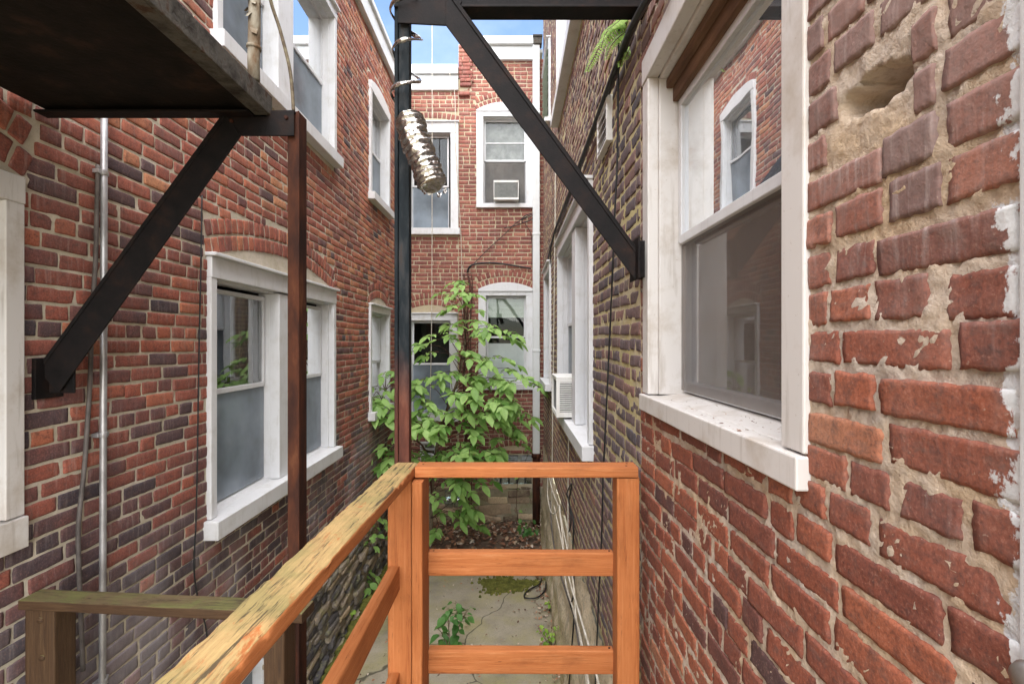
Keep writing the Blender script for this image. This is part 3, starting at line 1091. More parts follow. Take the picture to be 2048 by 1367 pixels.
def mk_arc(e, rise, ring, lift=0.0, grow=0.0):
    h = hw(e) + grow
    Rr, d = arc(h, rise)
    return (mid(e), e[3] + lift - d, Rr, Rr + ring, h)


AE1 = mk_arc(E1, 0.06, 0.115, 0.03)
AE2 = mk_arc(E2, 0.13, 0.2, 0.0)
AE3 = mk_arc(E3, 0.13, 0.2, 0.02)
AE4 = mk_arc(E4, 0.11, 0.2, 0.02)
AEB = mk_arc(EB, 0.10, 0.2, 0.02)
EAR = [AE1, AE2, AE3, AE4, AEB]
TOPL, TOPR, XS = 4.22, 4.74, (917 - 1024) * YE / FPX
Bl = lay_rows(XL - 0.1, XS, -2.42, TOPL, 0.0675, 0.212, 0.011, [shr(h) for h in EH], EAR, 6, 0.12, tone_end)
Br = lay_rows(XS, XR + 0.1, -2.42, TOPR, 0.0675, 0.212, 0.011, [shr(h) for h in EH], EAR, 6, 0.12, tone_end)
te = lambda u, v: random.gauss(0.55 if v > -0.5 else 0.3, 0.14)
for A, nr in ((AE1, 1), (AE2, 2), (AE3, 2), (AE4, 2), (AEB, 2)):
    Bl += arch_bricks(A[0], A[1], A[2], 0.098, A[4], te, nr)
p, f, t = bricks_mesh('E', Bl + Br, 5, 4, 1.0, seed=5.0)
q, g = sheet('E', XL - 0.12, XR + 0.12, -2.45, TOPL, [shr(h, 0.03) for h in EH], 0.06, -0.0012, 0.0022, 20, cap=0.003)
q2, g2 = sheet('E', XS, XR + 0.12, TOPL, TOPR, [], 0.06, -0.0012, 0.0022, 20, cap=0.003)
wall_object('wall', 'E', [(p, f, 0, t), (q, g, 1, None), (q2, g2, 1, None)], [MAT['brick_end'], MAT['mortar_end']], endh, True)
rr = random.Random(9)
Bs = rubble(XL - 0.1, XR + 0.05, GZ - 0.1, -2.42, 0.14, 0.26, 0.25, 0.6, rr, 0.02, holes=[EG], slope=0.04)
p, f, t = bricks_mesh('E', Bs, 9, 7, 4.0, bev=0.012, wob=0.03, seed=12.0, deep=0.05, chipk=1.0, rnd_=1.0, efreq=26.0)
q, g = sheet('E', XL - 0.1, XR + 0.12, GZ - 0.15, -2.38, [], 0.06, -0.012, 0.02, 6)
wall_object('foundation', 'E', [(p, f, 0, t), (q, g, 1, None)], [MAT['stone_end'], MAT['mortar_stone']], endh, True)
kx = lambda x: (x - 1024) * YE / FPX
kz = lambda y: (683 - y) * YE / FPX
window(endh, ME, *E1, [(kx(822), kx(897))], kz(370), cas=0.13, sillh=0.11, head=0.17, proj=0.035, curtain=None, glass='glass_end')
w2 = window(endh, ME, *E2, [(kx(967), kx(1053))], kz(318), cas=0.115, sillh=0.075, head=0.10, proj=0.04, cap=False, screen='screen_warm', upper_split=kz(282), curtain='grey', sillover=0.0, sillproj=0.02, glass='glass_end')
window(endh, ME, *E3, [(kx(822), kx(901))], kz(728), cas=0.115, sillh=0.12, head=0.11, proj=0.035, glass='glass_end')
w4 = window(endh, ME, *E4, [(kx(972), kx(1052))], kz(674), cas=0.125, sillh=0.10, head=0.09, proj=0.035, cap=False, sillover=0.0, sillproj=0.02, lower_screen=False, curtain='half', glass='glass_end')
bl = MB()
for i in range(16):
    z = kz(592) - i * 0.022
    bl.box(kx(974), kx(1050), z - 0.018, z, -0.128, -0.124, ME)
bl.build('blind', MAT['blind'], w4)
for e, A, rise in ((E2, AE2, 0.13), (E4, AE4, 0.11)):
    hm = MB()
    n = 18
    a = math.asin(min(1, A[4] / A[2]))
    poly = [(e[0], e[3] - 0.02)] + [(A[0] + A[2] * math.sin(-a + 2 * a * i / n), A[1] + A[2] * math.cos(-a + 2 * a * i / n)) for i in range(n + 1)] + [(e[1], e[3] - 0.02)]
    hm.prism(poly, -0.03, 0.06, ME)
    rel(hm.build('arched_head', MAT['white'], None, 0.004), endh)
tympanum(endh, ME, AE3[0], E3[3] + 0.02, AE3[4], AE3[2], AE3[1])
tympanum(endh, ME, AEB[0], EB[3], AEB[4], AEB[2], AEB[1])
# basement: louvred vents over a row of glass blocks
v = MB()
a0, a1, b0, b1 = EB
zt = kz(926)
for i in range(3):
    x0 = a0 + (a1 - a0) * i / 3
    x1 = a0 + (a1 - a0) * (i + 1) / 3
    v.box(x0, x0 + 0.03, zt, b1, -0.08, -0.03, ME)
    v.box(x1 - 0.03, x1, zt, b1, -0.08, -0.03, ME)
    v.box(x0 + 0.03, x1 - 0.03, b1 - 0.03, b1, -0.08, -0.03, ME)
    v.box(x0 + 0.03, x1 - 0.03, zt, zt + 0.03, -0.08, -0.03, ME)
    for k in range(4):
        z = zt + 0.045 + k * 0.032
        v.box8([ME(u, zz, w) for u in (x0 + 0.03, x1 - 0.03) for (zz, w) in ((z, -0.045), (z + 0.004, -0.045), (z + 0.018, -0.075), (z + 0.022, -0.075))])
bv = rel(v.build('louvred_vent', MAT['greymetal'], None), endh)
v = MB()
v.box(a0, a1, zt - 0.2, zt, -0.14, -0.05, ME)
v.box(a0 - 0.02, a1 + 0.02, b0 - 0.02, b1 + 0.02, -0.2, -0.19, ME)
v.build('backing', MAT['room'], bv)
for i in range(5):
    v = MB()
    x0 = a0 + (a1 - a0) * i / 5
    v.box(x0 + 0.008, x0 + (a1 - a0) / 5 - 0.008, b0 + 0.01, b0 + 0.165, -0.06, -0.02, ME)
    rel(v.build('glass_block', MAT['glassblock'], None, 0.012, seg=3), endh)
v = MB()
for i in range(2):
    for k in range(2):
        x0 = EG[0] + i * 0.15
        z0 = EG[2] + k * 0.15
        v.box(x0, x0 + 0.135, z0, z0 + 0.135, -0.01, 0.035, ME)
rel(v.build('glass_block', MAT['glassblock'], None, 0.012, seg=3), endh)
window(endh, ME, *ES, [(ES[0] + 0.03, ES[1] - 0.03)], (ES[2] + ES[3]) / 2, cas=0.03, sillh=0.03, head=0.03, proj=0.005, cap=False, sillproj=0.0, sillover=0, lower_screen=False, room_depth=0.5)
# cornices, parapet pier, downspout
c = MB()
c.box(XL, XS - 0.002, 4.20, 4.45, -0.2, 0.05, ME)
c.box(XL, XS - 0.002, 4.45, 4.60, -0.25, 0.10, ME)
rel(c.build('fascia', MAT['fascia'], None, 0.008), endh)
c = MB()
c.box(XS + 0.22, kx(1069), 4.70, 4.93, -0.2, 0.06, ME)
c.box(XS + 0.20, kx(1069), 4.93, 5.06, -0.25, 0.12, ME)
rel(c.build('fascia', MAT['fascia'], None, 0.008), endh)
Bp = lay_rows(XS - 0.0, XS + 0.23, TOPR - 0.03, 4.98, 0.0675, 0.212, 0.011, [], (), 0, 0.3, tone_end, depth=0.02)
Bp += lay_rows(XS, XS + 0.2, 4.10, 4.20, 0.0675, 0.2, 0.011, [], (), 0, 0.1, tone_end, depth=0.07)
Bp += lay_rows(XS + 0.02, XS + 0.26, 4.26, 4.40, 0.0675, 0.2, 0.011, [], (), 0, 0.1, tone_end, depth=0.05)
Bp += lay_rows(XS, XS + 0.24, 4.40, 4.72, 0.0675, 0.212, 0.011, [], (), 0, 0.3, tone_end, depth=0.03)
p, f, t = bricks_mesh('E', Bp, 6, 5, 1.6, seed=15.0, deep=0.12)
q, g = sheet('E', XS, XS + 0.23, 4.2, 4.98, [], 0.06, 0.004, 0.004, 11)
wall_object('parapet_pier', 'E', [(p, f, 0, t), (q, g, 1, None)], [MAT['brick_end'], MAT['mortar_end']], endh, True)
d = MB()
d.box(kx(1065), kx(1079), kz(905), kz(96), 0.02, 0.12, ME)
for y in (230, 470, 700):
    d.box(kx(1064), kx(1080), kz(y + 3), kz(y - 3), 0.015, 0.126, ME)
dsp = rel(d.build('downspout', MAT['fascia'], None, 0.012, seg=3), endh)
d = MB()
d.tube([ME((kx(1072)), kz(903), 0.07), ME(kx(1072), kz(1060), 0.07)], 0.062, 14)
d.tube([ME((kx(1072)), kz(903), 0.07), ME(kx(1072), kz(912), 0.07)], 0.078, 14)
d.build('cast_iron_foot', MAT['rust'], dsp)
d = MB()
d.box(kx(1066), kx(1083), kz(97), kz(80), 0.0, 0.15, ME)
d.box(kx(1065), kx(1084), kz(84), kz(80), -0.01, 0.165, ME)
d.build('leader_head', MAT['peeling'], dsp, 0.006)
bk = MB()
bk.box(XL, XS, 4.5, 4.56, -2.5, -0.2, ME)
bk.box(XS, XR, 4.96, 5.02, -2.5, -0.2, ME)
bk.box(XL - 0.1, XR + 0.1, GZ, 4.5, -2.6, -2.5, ME)
rel(bk.build('roof', MAT['greymetal'], None), endh)

# ================================================================== RIGHT HOUSE
right = empty('brick_house', (XR + 0.1, 4.0, GZ), 'brick house close on the right with crumbling red bricks and a big cream framed window', 'house')
N1 = (0.88, 1.965, -0.266, 1.11)
R2 = (3.22, 5.52, -0.77, 1.06)
R3w = (6.64, 7.85, -0.66, 1.08)
R4w = (3.22, 5.62, 2.44, 4.45)
R5w = (6.75, 7.8, 3.0, 4.15)
NB = 2.03
hole = (0.655, 0.80, 0.335, 0.40)


def tone_near(u, v): return random.gauss(0.50 if v < 0.2 else 0.42, 0.21)


def tone_far(u, v):
    base = 0.28 + 0.12 * min(1, max(0, (u - 2.8) / 1.5)) + (0.12 if v > 1.4 else 0)
    if v < -1: base += 0.1
    return random.gauss(base, 0.14)


RH = [N1, R2, R3w, R4w, R5w]
cut = (0.655, 0.805, 0.375, 0.405)
WTOP = 5.8
Bn = lay_rows(-0.6, NB, -1.72, WTOP, 0.067, 0.205, 0.0140, [shr(N1), hole], (), 0, 0.46, tone_near, depth=0.004, jit=0.009)
Bf = lay_rows(NB, YE + 0.05, -1.72, WTOP, 0.0675, 0.205, 0.0175, [shr(h) for h in RH[1:]], (), 6, 0.18, tone_far, depth=0.004, jit=0.008)
p, f, t = bricks_mesh('R', [b for b in Bn if b[1] < 1.4 and b[0] > 0.3], 24, 11, 1.15, wob=0.010, seed=21.0, bev=0.0014, rnd_=0.12, chipk=0.14, efreq=55.0)
pf1, ff1, tf1 = bricks_mesh('R', [b for b in Bf if b[0] < 3.4 and b[1] < 3], 9, 6, 1.0, wob=0.010, seed=21.0, rnd_=0.4, bev=0.002)
pf2, ff2, tf2 = bricks_mesh('R', [b for b in Bf if not (b[0] < 3.4 and b[1] < 3)], 5, 4, 0.9, wob=0.010, seed=21.0, rnd_=0.6, bev=0.003)


def hole_pit(U, V):
    # broken-out brick: a ragged pocket in the mortar bed
    k = ((U - 0.735) / 0.066) ** 2 + ((V - 0.368 + (U - 0.735) * -0.1) / 0.024) ** 2
    k = k + 0.7 * fbm(U * 30, V * 30, 3.3, 3)
    return -(0.10 + 0.2 * np.clip((0.78 - U) / 0.1, 0, 1)) * np.clip((1.15 - k) * 2.6, 0, 1) - 0.012 * np.clip(1.6 - k, 0, 1) * fbm(U * 70, V * 70, 9.0, 2)


q, g = sheet('R', -0.6, NB, -1.74, 2.2, [shr(N1, 0.03)], 0.0075, 0.0003, 0.0045, 34, extra=hole_pit, cap=0.0036)
pu, fu, tu = bricks_mesh('R', [b for b in Bn if not (b[1] < 1.4 and b[0] > 0.3)], 5, 4, 1.0, wob=0.010, seed=21.0)
q9, g9 = sheet('R', -0.6, NB, 2.2, WTOP, [], 0.12, -0.002, 0.003, 12)
wall_object('wall', 'R', [(p, f, 0, t), (pu, fu, 0, tu), (q, g, 1, None), (q9, g9, 1, None)], [MAT['brick_near'], MAT['mortar_near']], right, True)
q, g = sheet('R', NB, YE + 0.05, -1.74, WTOP, [shr(h, 0.03) for h in RH[1:]], 0.03, 0.0002, 0.005, 24, cap=0.0040)
w_ = wall_object('wall', 'R', [(pf1, ff1, 0, tf1), (pf2, ff2, 0, tf2), (q, g, 1, None)], [MAT['brick_far'], MAT['mortar_far']], right, True)
w_['label'] = 'darker sooty brickwork with yellow mossy mortar beyond the near window'
q, g = sheet('R', -0.6, YE + 0.05, GZ - 0.1, -1.72, [], 0.05, 0.012, 0.022, 3.5, extra=lambda U, V: 0.03 * np.clip((-2.55 - V + 0.12 * fbm(U * 1.5, V * 0, 2, 2)) * 12, 0, 1) + 0.03 * np.clip((-2.95 - V) * 14, 0, 1))
wall_object('foundation', 'R', [(q, g, 0, None)], [MAT['parge']], right, True)
window(right, MR, *N1, [(0.965, 1.88)], 0.375, cas=0.075, sillh=0.066, head=0.10, rec=0.10, mat='cream', screen='screen_warm', proj=0.012, sillproj=0.014, sillover=0.001, cap=False, wood_head=True, sash_drop=0.085, low_bar=-0.01, glass='glass_painted_haze',
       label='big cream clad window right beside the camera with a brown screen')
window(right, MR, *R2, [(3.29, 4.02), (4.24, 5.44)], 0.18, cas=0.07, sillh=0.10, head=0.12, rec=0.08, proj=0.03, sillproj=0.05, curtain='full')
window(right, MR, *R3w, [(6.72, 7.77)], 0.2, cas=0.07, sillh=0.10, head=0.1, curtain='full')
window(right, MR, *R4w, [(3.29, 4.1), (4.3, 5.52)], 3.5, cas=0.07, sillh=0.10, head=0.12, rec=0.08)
w5 = window(right, MR, *R5w, [(6.8, 7.75)], 3.6, cas=0.04, sillh=0.06, head=0.06, lower_screen=False)
j = MB()
for i in range(9):
    z = 3.08 + i * 0.115
    j.box8([MR(u, zz, w) for u in (6.8, 7.75) for (zz, w) in ((z, 0.06), (z + 0.006, 0.06), (z + 0.11, -0.06), (z + 0.116, -0.06))])
j.build('glass_louvre', MAT['blind'], w5)
# the door casing at the near edge of the picture
dj = MB()
dj.box(0.33, 0.508, -1.75, 2.3, -0.02, 0.012, MR)
dj.box(0.33, 0.490, -1.75, 2.3, 0.012, 0.022, MR)
dcas = rel(dj.build('door_casing', MAT['jamb_paint'], None, 0.008, seg=3), right)
dj = MB()
dj.tube([MR(0.482, -0.328, 0.02), MR(0.482, -0.328, 0.027), MR(0.482, -0.328, 0.034), MR(0.482, -0.328, 0.037)], [0.016, 0.0165, 0.013, 0.004], 20)
dj.build('doorbell', MAT['brass'], dcas)
bk = MB()
bk.box(-0.6, YE + 0.1, GZ, WTOP, -2.6, -2.5, MR)
bk.box(-0.6, YE + 0.1, WTOP, WTOP + 0.06, -2.6, 0.03, MR)
rel(bk.build('roof', MAT['greymetal'], None), right)

# ================================================================== GROUND
xs = np.concatenate([[-30, -8], np.linspace(-2.2, 1.0, 65), [8, 30]])
ys = np.concatenate([[-30, -4], np.linspace(0.0, 8.6, 160), [16, 40]])
X, Y = np.meshgrid(xs, ys, indexing='ij')
inside = (np.abs(X) < 4) & (Y > -1) & (Y < 9)
Z = GZ + np.where(inside, 0.02 * fbm(X * 1.3, Y * 1.3, 4.0, 4), 0)
ny = len(ys)
I, Jx = np.meshgrid(np.arange(len(xs) - 1), np.arange(ny - 1), indexing='ij')
I, Jx = I.ravel(), Jx.ravel()
me = np_mesh('ground', np.stack([X.ravel(), Y.ravel(), Z.ravel()], -1), np.stack([I * ny + Jx, (I + 1) * ny + Jx, (I + 1) * ny + Jx + 1, I * ny + Jx + 1], -1), MAT['ground'])
tag(link(bpy.data.objects.new('ground', me)), kind='structure')


def gpoint(x, y, dz=0.0):
    Yd = -GZ * FPX / (y - 683)
    v = P(x, y, Yd)
    v.z += dz
    return v


# soil heap at the foot of the end wall
xs = np.linspace(XL, XR, 60)
ys = np.linspace(7.0, YE, 40)
X, Y = np.meshgrid(xs, ys, indexing='ij')
t = np.clip((Y - 7.05 - 0.15 * fbm(X * 2, Y * 0, 3, 2)) / 1.2, 0, 1)
Z = GZ - 0.03 + 0.20 * t ** 1.3 + 0.05 * t * fbm(X * 5, Y * 5, 2, 3)
ny = len(ys)
I, Jx = np.meshgrid(np.arange(len(xs) - 1), np.arange(ny - 1), indexing='ij')
I, Jx = I.ravel(), Jx.ravel()
SOIL = np.stack([X.ravel(), Y.ravel(), Z.ravel()], -1)
me = np_mesh('soil', SOIL, np.stack([I * ny + Jx, (I + 1) * ny + Jx, (I + 1) * ny + Jx + 1, I * ny + Jx + 1], -1), MAT['soil'])
tag(link(bpy.data.objects.new('soil', me)), 'dark soil banked up against the stone foot of the end house', 'soil', kind='stuff')


# ------------------------------------------------------------------ leaves
def leaf(mb, base, d, nrm, L, W, tone, fold=0.25, droop=0.25):
    d = Vector(d).normalized()
    side = d.cross(Vector(nrm))
    if side.length < 1e-4: side = d.cross(Vector((0.3, 0.2, 1)))
    side.normalize()
    n = side.cross(d).normalized()
    prof = [(0.0, 0.0), (0.14, 0.55), (0.36, 0.98), (0.58, 0.94), (0.80, 0.55), (1.0, 0.0)]
    vs, fs = [], []
    for t, w in prof:
        c = Vector(base) + d * (L * t) - n * (L * droop * t * t)
        hw_ = W * 0.5 * w
        vs += [c + side * hw_ + n * hw_ * fold, c, c - side * hw_ + n * hw_ * fold]
    for i in range(len(prof) - 1):
        for k in (0, 1):
            a, b = i * 3 + k, i * 3 + k + 1
            fs.append((a, b, b + 3, a + 3))
    mb.add(vs, fs, True, tone)


def compound(mb, stems, base, d, L, rnd, nl=3, ls=0.15, tb=0.5):
    """one pinnate leaf: a drooping rachis with paired leaflets"""
    d = Vector(d).normalized()
    side = d.cross(Vector((0, 0, 1)))
    if side.length < 0.1: side = Vector((1, 0, 0))
    side.normalize()
    pts = []
    for i in range(5):
        t = i / 4
        pts.append(Vector(base) + d * L * t - Vector((0, 0, 1)) * L * 0.35 * t * t)
    stems.tube(pts, [0.005, 0.0045, 0.004, 0.003, 0.002], 4)
    up = Vector((0, -0.35, 1))
    for i in range(nl):
        k = 0.35 + 0.6 * i / max(1, nl - 1)
        q = pts[0].lerp(pts[-1], k)
        q = pts[min(3, int(k * 4))].lerp(pts[min(4, int(k * 4) + 1)], k * 4 - int(k * 4))
        for sg in (-1, 1):
            dd = side * sg + d * rnd.uniform(0.35, 0.8) + Vector((0, 0, rnd.uniform(-0.55, 0.05)))
            sc = ls * rnd.uniform(0.55, 1.12) * (0.8 + 0.25 * i / nl)
            leaf(mb, q, dd, up + Vector((rnd.gauss(0, 0.25), rnd.gauss(0, 0.25), 0)), sc, sc * rnd.uniform(0.40, 0.52), min(1, max(0, rnd.gauss(tb, 0.30))), droop=rnd.uniform(0.1, 0.45))
    dd = (pts[-1] - pts[-2]).normalized()
    leaf(mb, pts[-1], dd, up, ls * 1.2, ls * 0.56, min(1, max(0, rnd.gauss(tb, 0.2))))


rnd = random.Random(21)
tree = empty('sapling', P(880, 1060, 7.6), 'leafy green sapling growing against the end house, its crown reaching over two windows', 'tree')
fol, brn = MB(), MB()
trunk = [P(862, 1062, 7.75), P(866, 960, 7.7), P(880, 860, 7.65), P(905, 790, 7.6), P(925, 720, 7.6), P(932, 640, 7.65), P(928, 560, 7.7)]
tr = MB()
tr.tube(spline(trunk, 6), [0.032 - 0.026 * i / 36 for i in range(37)], 8)
rel(tr.build('trunk', MAT['bark']), tree)
CL = [  # photo x, y, depth, leaves, size
    (925, 562, 7.6, 4, .8), (905, 585, 7.5, 3, .85), (942, 588, 7.5, 3, .85), (918, 615, 7.5, 3, .85), (950, 612, 7.6, 2, .8),
    (915, 650, 7.5, 3, .9), (938, 640, 7.4, 3, .9),
    (975, 650, 7.3, 3, 1), (995, 668, 7.3, 3, 1), (950, 668, 7.3, 3, 1), (905, 672, 7.3, 2, .9), (878, 672, 7.3, 3, .9), (855, 690, 7.3, 3, .9), (880, 705, 7.3, 2, .9),
    (925, 705, 7.2, 4, 1), (960, 710, 7.1, 4, 1.05), (990, 715, 7.1, 3, 1), (1015, 735, 7.1, 3, 1),
    (900, 745, 7.1, 4, 1.05), (870, 755, 7.1, 4, 1), (935, 750, 6.95, 4, 1.1), (975, 755, 6.95, 4, 1.1), (1010, 765, 6.95, 4, 1.05), (1040, 755, 7.0, 3, 1),
    (1055, 765, 7.2, 2, .9), (850, 775, 7.1, 4, 1), (905, 785, 6.9, 4, 1.1), (945, 790, 6.8, 4, 1.1), (985, 795, 6.85, 4, 1.1), (1020, 800, 7.0, 4, 1),
    (835, 800, 7.0, 3, 1), (870, 815, 6.95, 4, 1.05), (920, 820, 6.8, 4, 1.1), (960, 825, 6.8, 4, 1.1), (1000, 830, 6.9, 4, 1), (1035, 830, 7.1, 3, .9),
    (800, 760, 7.1, 2, .9), (815, 765, 6.9, 3, .9), (775, 745, 7.1, 3, .9), (755, 770, 6.9, 3, .95), (745, 795, 6.8, 4, 1), (770, 800, 6.8, 4, 1), (790, 815, 6.8, 3, 1), (760, 825, 6.75, 3, 1), (810, 825, 6.8, 4, 1.05),
    (835, 840, 6.8, 4, 1.05), (800, 845, 6.8, 3, 1), (860, 845, 6.8, 4, 1), (905, 850, 6.8, 3, 1.05), (950, 858, 6.8, 3, 1), (990, 855, 6.9, 3, 1), (1015, 850, 7.0, 2, .9),
    (1045, 815, 7.15, 2, .85), (1000, 880, 7.0, 2, .9),
    (905, 885, 6.8, 4, 1), (940, 890, 6.75, 4, 1.05), (970, 895, 6.8, 3, 1), (880, 905, 6.9, 3, 1), (920, 910, 6.75, 4, 1), (960, 915, 6.8, 3, 1), (990, 900, 6.9, 2, .9),
    (775, 890, 6.7, 4, .95), (760, 905, 6.7, 3, .95), (800, 900, 6.9, 3, .95), (770, 925, 6.7, 3, .9), (830, 900, 7.1, 3, .9), (840, 918, 7.1, 3, .9),
    (880, 960, 6.9, 3, 1), (910, 955, 6.8, 4, 1), (945, 955, 6.85, 3, 1), (890, 985, 6.9, 3, 1), (930, 1000, 6.9, 3, .95), (905, 1025, 7.0, 3, 1), (930, 1035, 7.1, 2, .9), (880, 1060, 7.1, 2, .9), (870, 1020, 7.1, 2, .9),
]
LIMB = spline([P(864, 985, 7.7), P(850, 900, 7.3), P(815, 870, 7.0), P(780, 850, 6.8), P(760, 820, 6.8), P(770, 780, 6.95)], 6)
brn.tube(LIMB, [0.016 - 0.010 * i / len(LIMB) for i in range(len(LIMB))], 6)
for (x, y, Yd, k, sc) in CL:
    c = P(x, y, Yd)
    # nearest trunk point a bit below the cluster
    ty = min(1040, y + 55)
    best = min(spline(trunk, 6), key=lambda q: (q - P(900 if y < 960 else 870, ty, 7.65)).length)
    if y < 960: best = min(spline(trunk, 6), key=lambda q: abs(q.z - (c.z - 0.35)))
    if x < 850 and 735 < y < 860: best = min(LIMB, key=lambda q: (q - c).length)
    midp = best.lerp(c, 0.55) + Vector((0, 0, 0.07 + rnd.random() * 0.05))
    brn.tube(spline([best, midp, c], 4), [0.007 - 0.0045 * i / 8 for i in range(9)], 5)
    out = Vector((c.x - best.x, 0, 0))
    for i in range(k):
        a = rnd.uniform(0, 2 * math.pi)
        d = Vector((math.cos(a), -abs(math.sin(a)) * 0.9 - 0.15, rnd.uniform(-0.05, 0.35)))
        if out.length > 0.15: d += out.normalized() * 0.7
        L_ = rnd.uniform(0.16, 0.30) * sc
        compound(fol, brn, c + Vector((rnd.gauss(0, .03), rnd.gauss(0, .05), rnd.gauss(0, .03))), d, L_, rnd, rnd.choice((2, 3, 3)), 0.172 * sc, 0.62 if y < 850 else 0.42)
rel(fol.build('foliage', MAT['leaf']), tree)
rel(brn.build('branch', MAT['darkstem']), tree)

# old vine stems and cables climbing beside the sapling
vn = MB()
for k in range(5):
    x0 = 928 + k * 4
    vn.tube(spline([ME(kx(x0 + rnd.uniform(-4, 4)), kz(y), 0.05 + 0.02 * rnd.random()) for y in (548, 580, 640, 700, 760, 840, 930, 1040)], 5), 0.007 + 0.005 * rnd.random(), 6)
tag(vn.build('vine_stem', MAT['darkstem']), 'dark bare vine stems climbing the end wall behind the sapling', 'vine')


def creeper(name, pts, n, size, mat, label, cat, rnd, spread=0.06, stem='darkstem', loc=None, up=(0, -0.4, 1), tb=0.5):
    """a stem with single ovate leaves alternating along it"""
    t = empty(name, pts[0], label, cat)
    st, lf = MB(), MB()
    path = spline(pts, 6)
    st.tube(path, [0.006 - 0.004 * i / len(path) for i in range(len(path))], 5)
    for i in range(n):
        q = path[int((i + 0.5) / n * (len(path) - 1))]
        a = rnd.uniform(0, 6.28)
        d = Vector((math.cos(a), math.sin(a) * 0.8 - 0.2, rnd.uniform(-0.4, 0.5)))
        e = q + d.normalized() * spread * rnd.uniform(0.4, 1.3)
        st.tube([q, e], 0.0022, 4)
        s = size * rnd.uniform(0.65, 1.2)
        leaf(lf, e, d + Vector((0, 0, -0.35)), Vector(up) + Vector((rnd.gauss(0, .3), rnd.gauss(0, .3), 0)), s, s * rnd.uniform(0.62, 0.8), min(1, max(0, rnd.gauss(tb, .25))))
    rel(st.build('stem', MAT[stem]), t)
    rel(lf.build('foliage', MAT[mat]), t)
    return t


def bush(name, x, y, Yd, stems, h, n, size, mat, label, cat, rnd, spread=0.22, tb=0.5):
    base = P(x, y, Yd)
    base.z = GZ
    t = empty(name, base, label, cat)
    st, lf = MB(), MB()
    for k in range(stems):
        tip = base + Vector((rnd.uniform(-spread, spread), rnd.uniform(-spread, spread) * 0.7, h * rnd.uniform(0.55, 1.0)))
        m_ = base.lerp(tip, 0.5) + Vector((rnd.gauss(0, .03), rnd.gauss(0, .03), 0.03))
        path = spline([base, m_, tip], 6)
        st.tube(path, [0.006 - 0.004 * i / len(path) for i in range(len(path))], 5)
        for i in range(n):
            q = path[min(len(path) - 1, int((0.25 + 0.75 * (i + 0.5) / n) * len(path)))]
            a = rnd.uniform(0, 6.28)
            d = Vector((math.cos(a), math.sin(a), rnd.uniform(-0.2, 0.4)))
            e = q + d.normalized() * size * 0.35
            st.tube([q, e], 0.002, 4)
            s = size * rnd.uniform(0.6, 1.15)
            leaf(lf, e, d + Vector((0, 0, -0.5)), Vector((rnd.gauss(0, .3), -0.3 + rnd.gauss(0, .3), 1)), s, s * rnd.uniform(0.62, 0.8), min(1, max(0, rnd.gauss(tb, .25))))
    rel(st.build('stem', MAT['bark']), t)
    rel(lf.build('foliage', MAT[mat]), t)
    return t


rnd = random.Random(5)
bush('weed', 900, 1315, 5.1, 6, 0.55, 9, 0.105, 'leaf_dark', 'dark green broad leaved weed rising from the concrete behind the lowest railing board', 'weed', rnd, 0.20)
bush('weed', 1103, 1315, 5.15, 7, 0.28, 7, 0.055, 'leaf_lime', 'low lime green weed beside the foot of the right wall', 'weed', rnd, 0.16)
bush('weed', 1052, 1055, 7.9, 7, 0.42, 8, 0.085, 'leaf_dark', 'small bushy weed at the foot of the rusty downspout', 'weed', rnd, 0.15)
bush('weed', 1098, 1205, 5.9, 3, 0.14, 5, 0.05, 'leaf_lime', 'tiny lime green seedling at the foot of the right wall', 'weed', rnd, 0.06)
bush('weed', 735, 1125, 6.3, 6, 0.34, 5, 0.12, 'leaf', 'bright green fern-like weed at the foot of the left stone foundation', 'weed', rnd, 0.16)
bush('weed', 698, 1220, 5.7, 4, 0.14, 6, 0.05, 'leaf_lime', 'tiny green tuft on the mossy foot of the left stone foundation', 'weed', rnd, 0.06)
for pts, n, nm in (([(752, 1085), (765, 1040), (758, 1000), (772, 960), (768, 925)], 34, 'a'), ([(730, 1090), (742, 1060), (748, 1020), (760, 985)], 26, 'b'), ([(715, 1080), (728, 1055), (740, 1045)], 16, 'c')):
    lab = {'a': 'tall ivy-like creeper climbing the left wall beside the steel post', 'b': 'bushy creeper on the left stone foundation, shorter than the tall one at the post', 'c': 'short trailing creeper on the left stone foundation, farthest from the steel post'}[nm]
    creeper('creeper', [Vector((XL + 0.07, -XL * FPX / (1024 - x), (683 - y) * -XL / (1024 - x))) for x, y in pts], n, 0.10, 'leaf', lab, 'creeper', rnd, 0.08, up=(1, -0.5, 0.8))
creeper('creeper', [ME(kx(1037), kz(1045), 0.05), ME(kx(1033), kz(1000), 0.05), ME(kx(1038), kz(950), 0.05), ME(kx(1056), kz(905), 0.05), ME(kx(1060), kz(870), 0.05)], 9, 0.085, 'leaf', 'thin creeper with a few round leaves hanging past the glass blocks', 'creeper', rnd, 0.03)

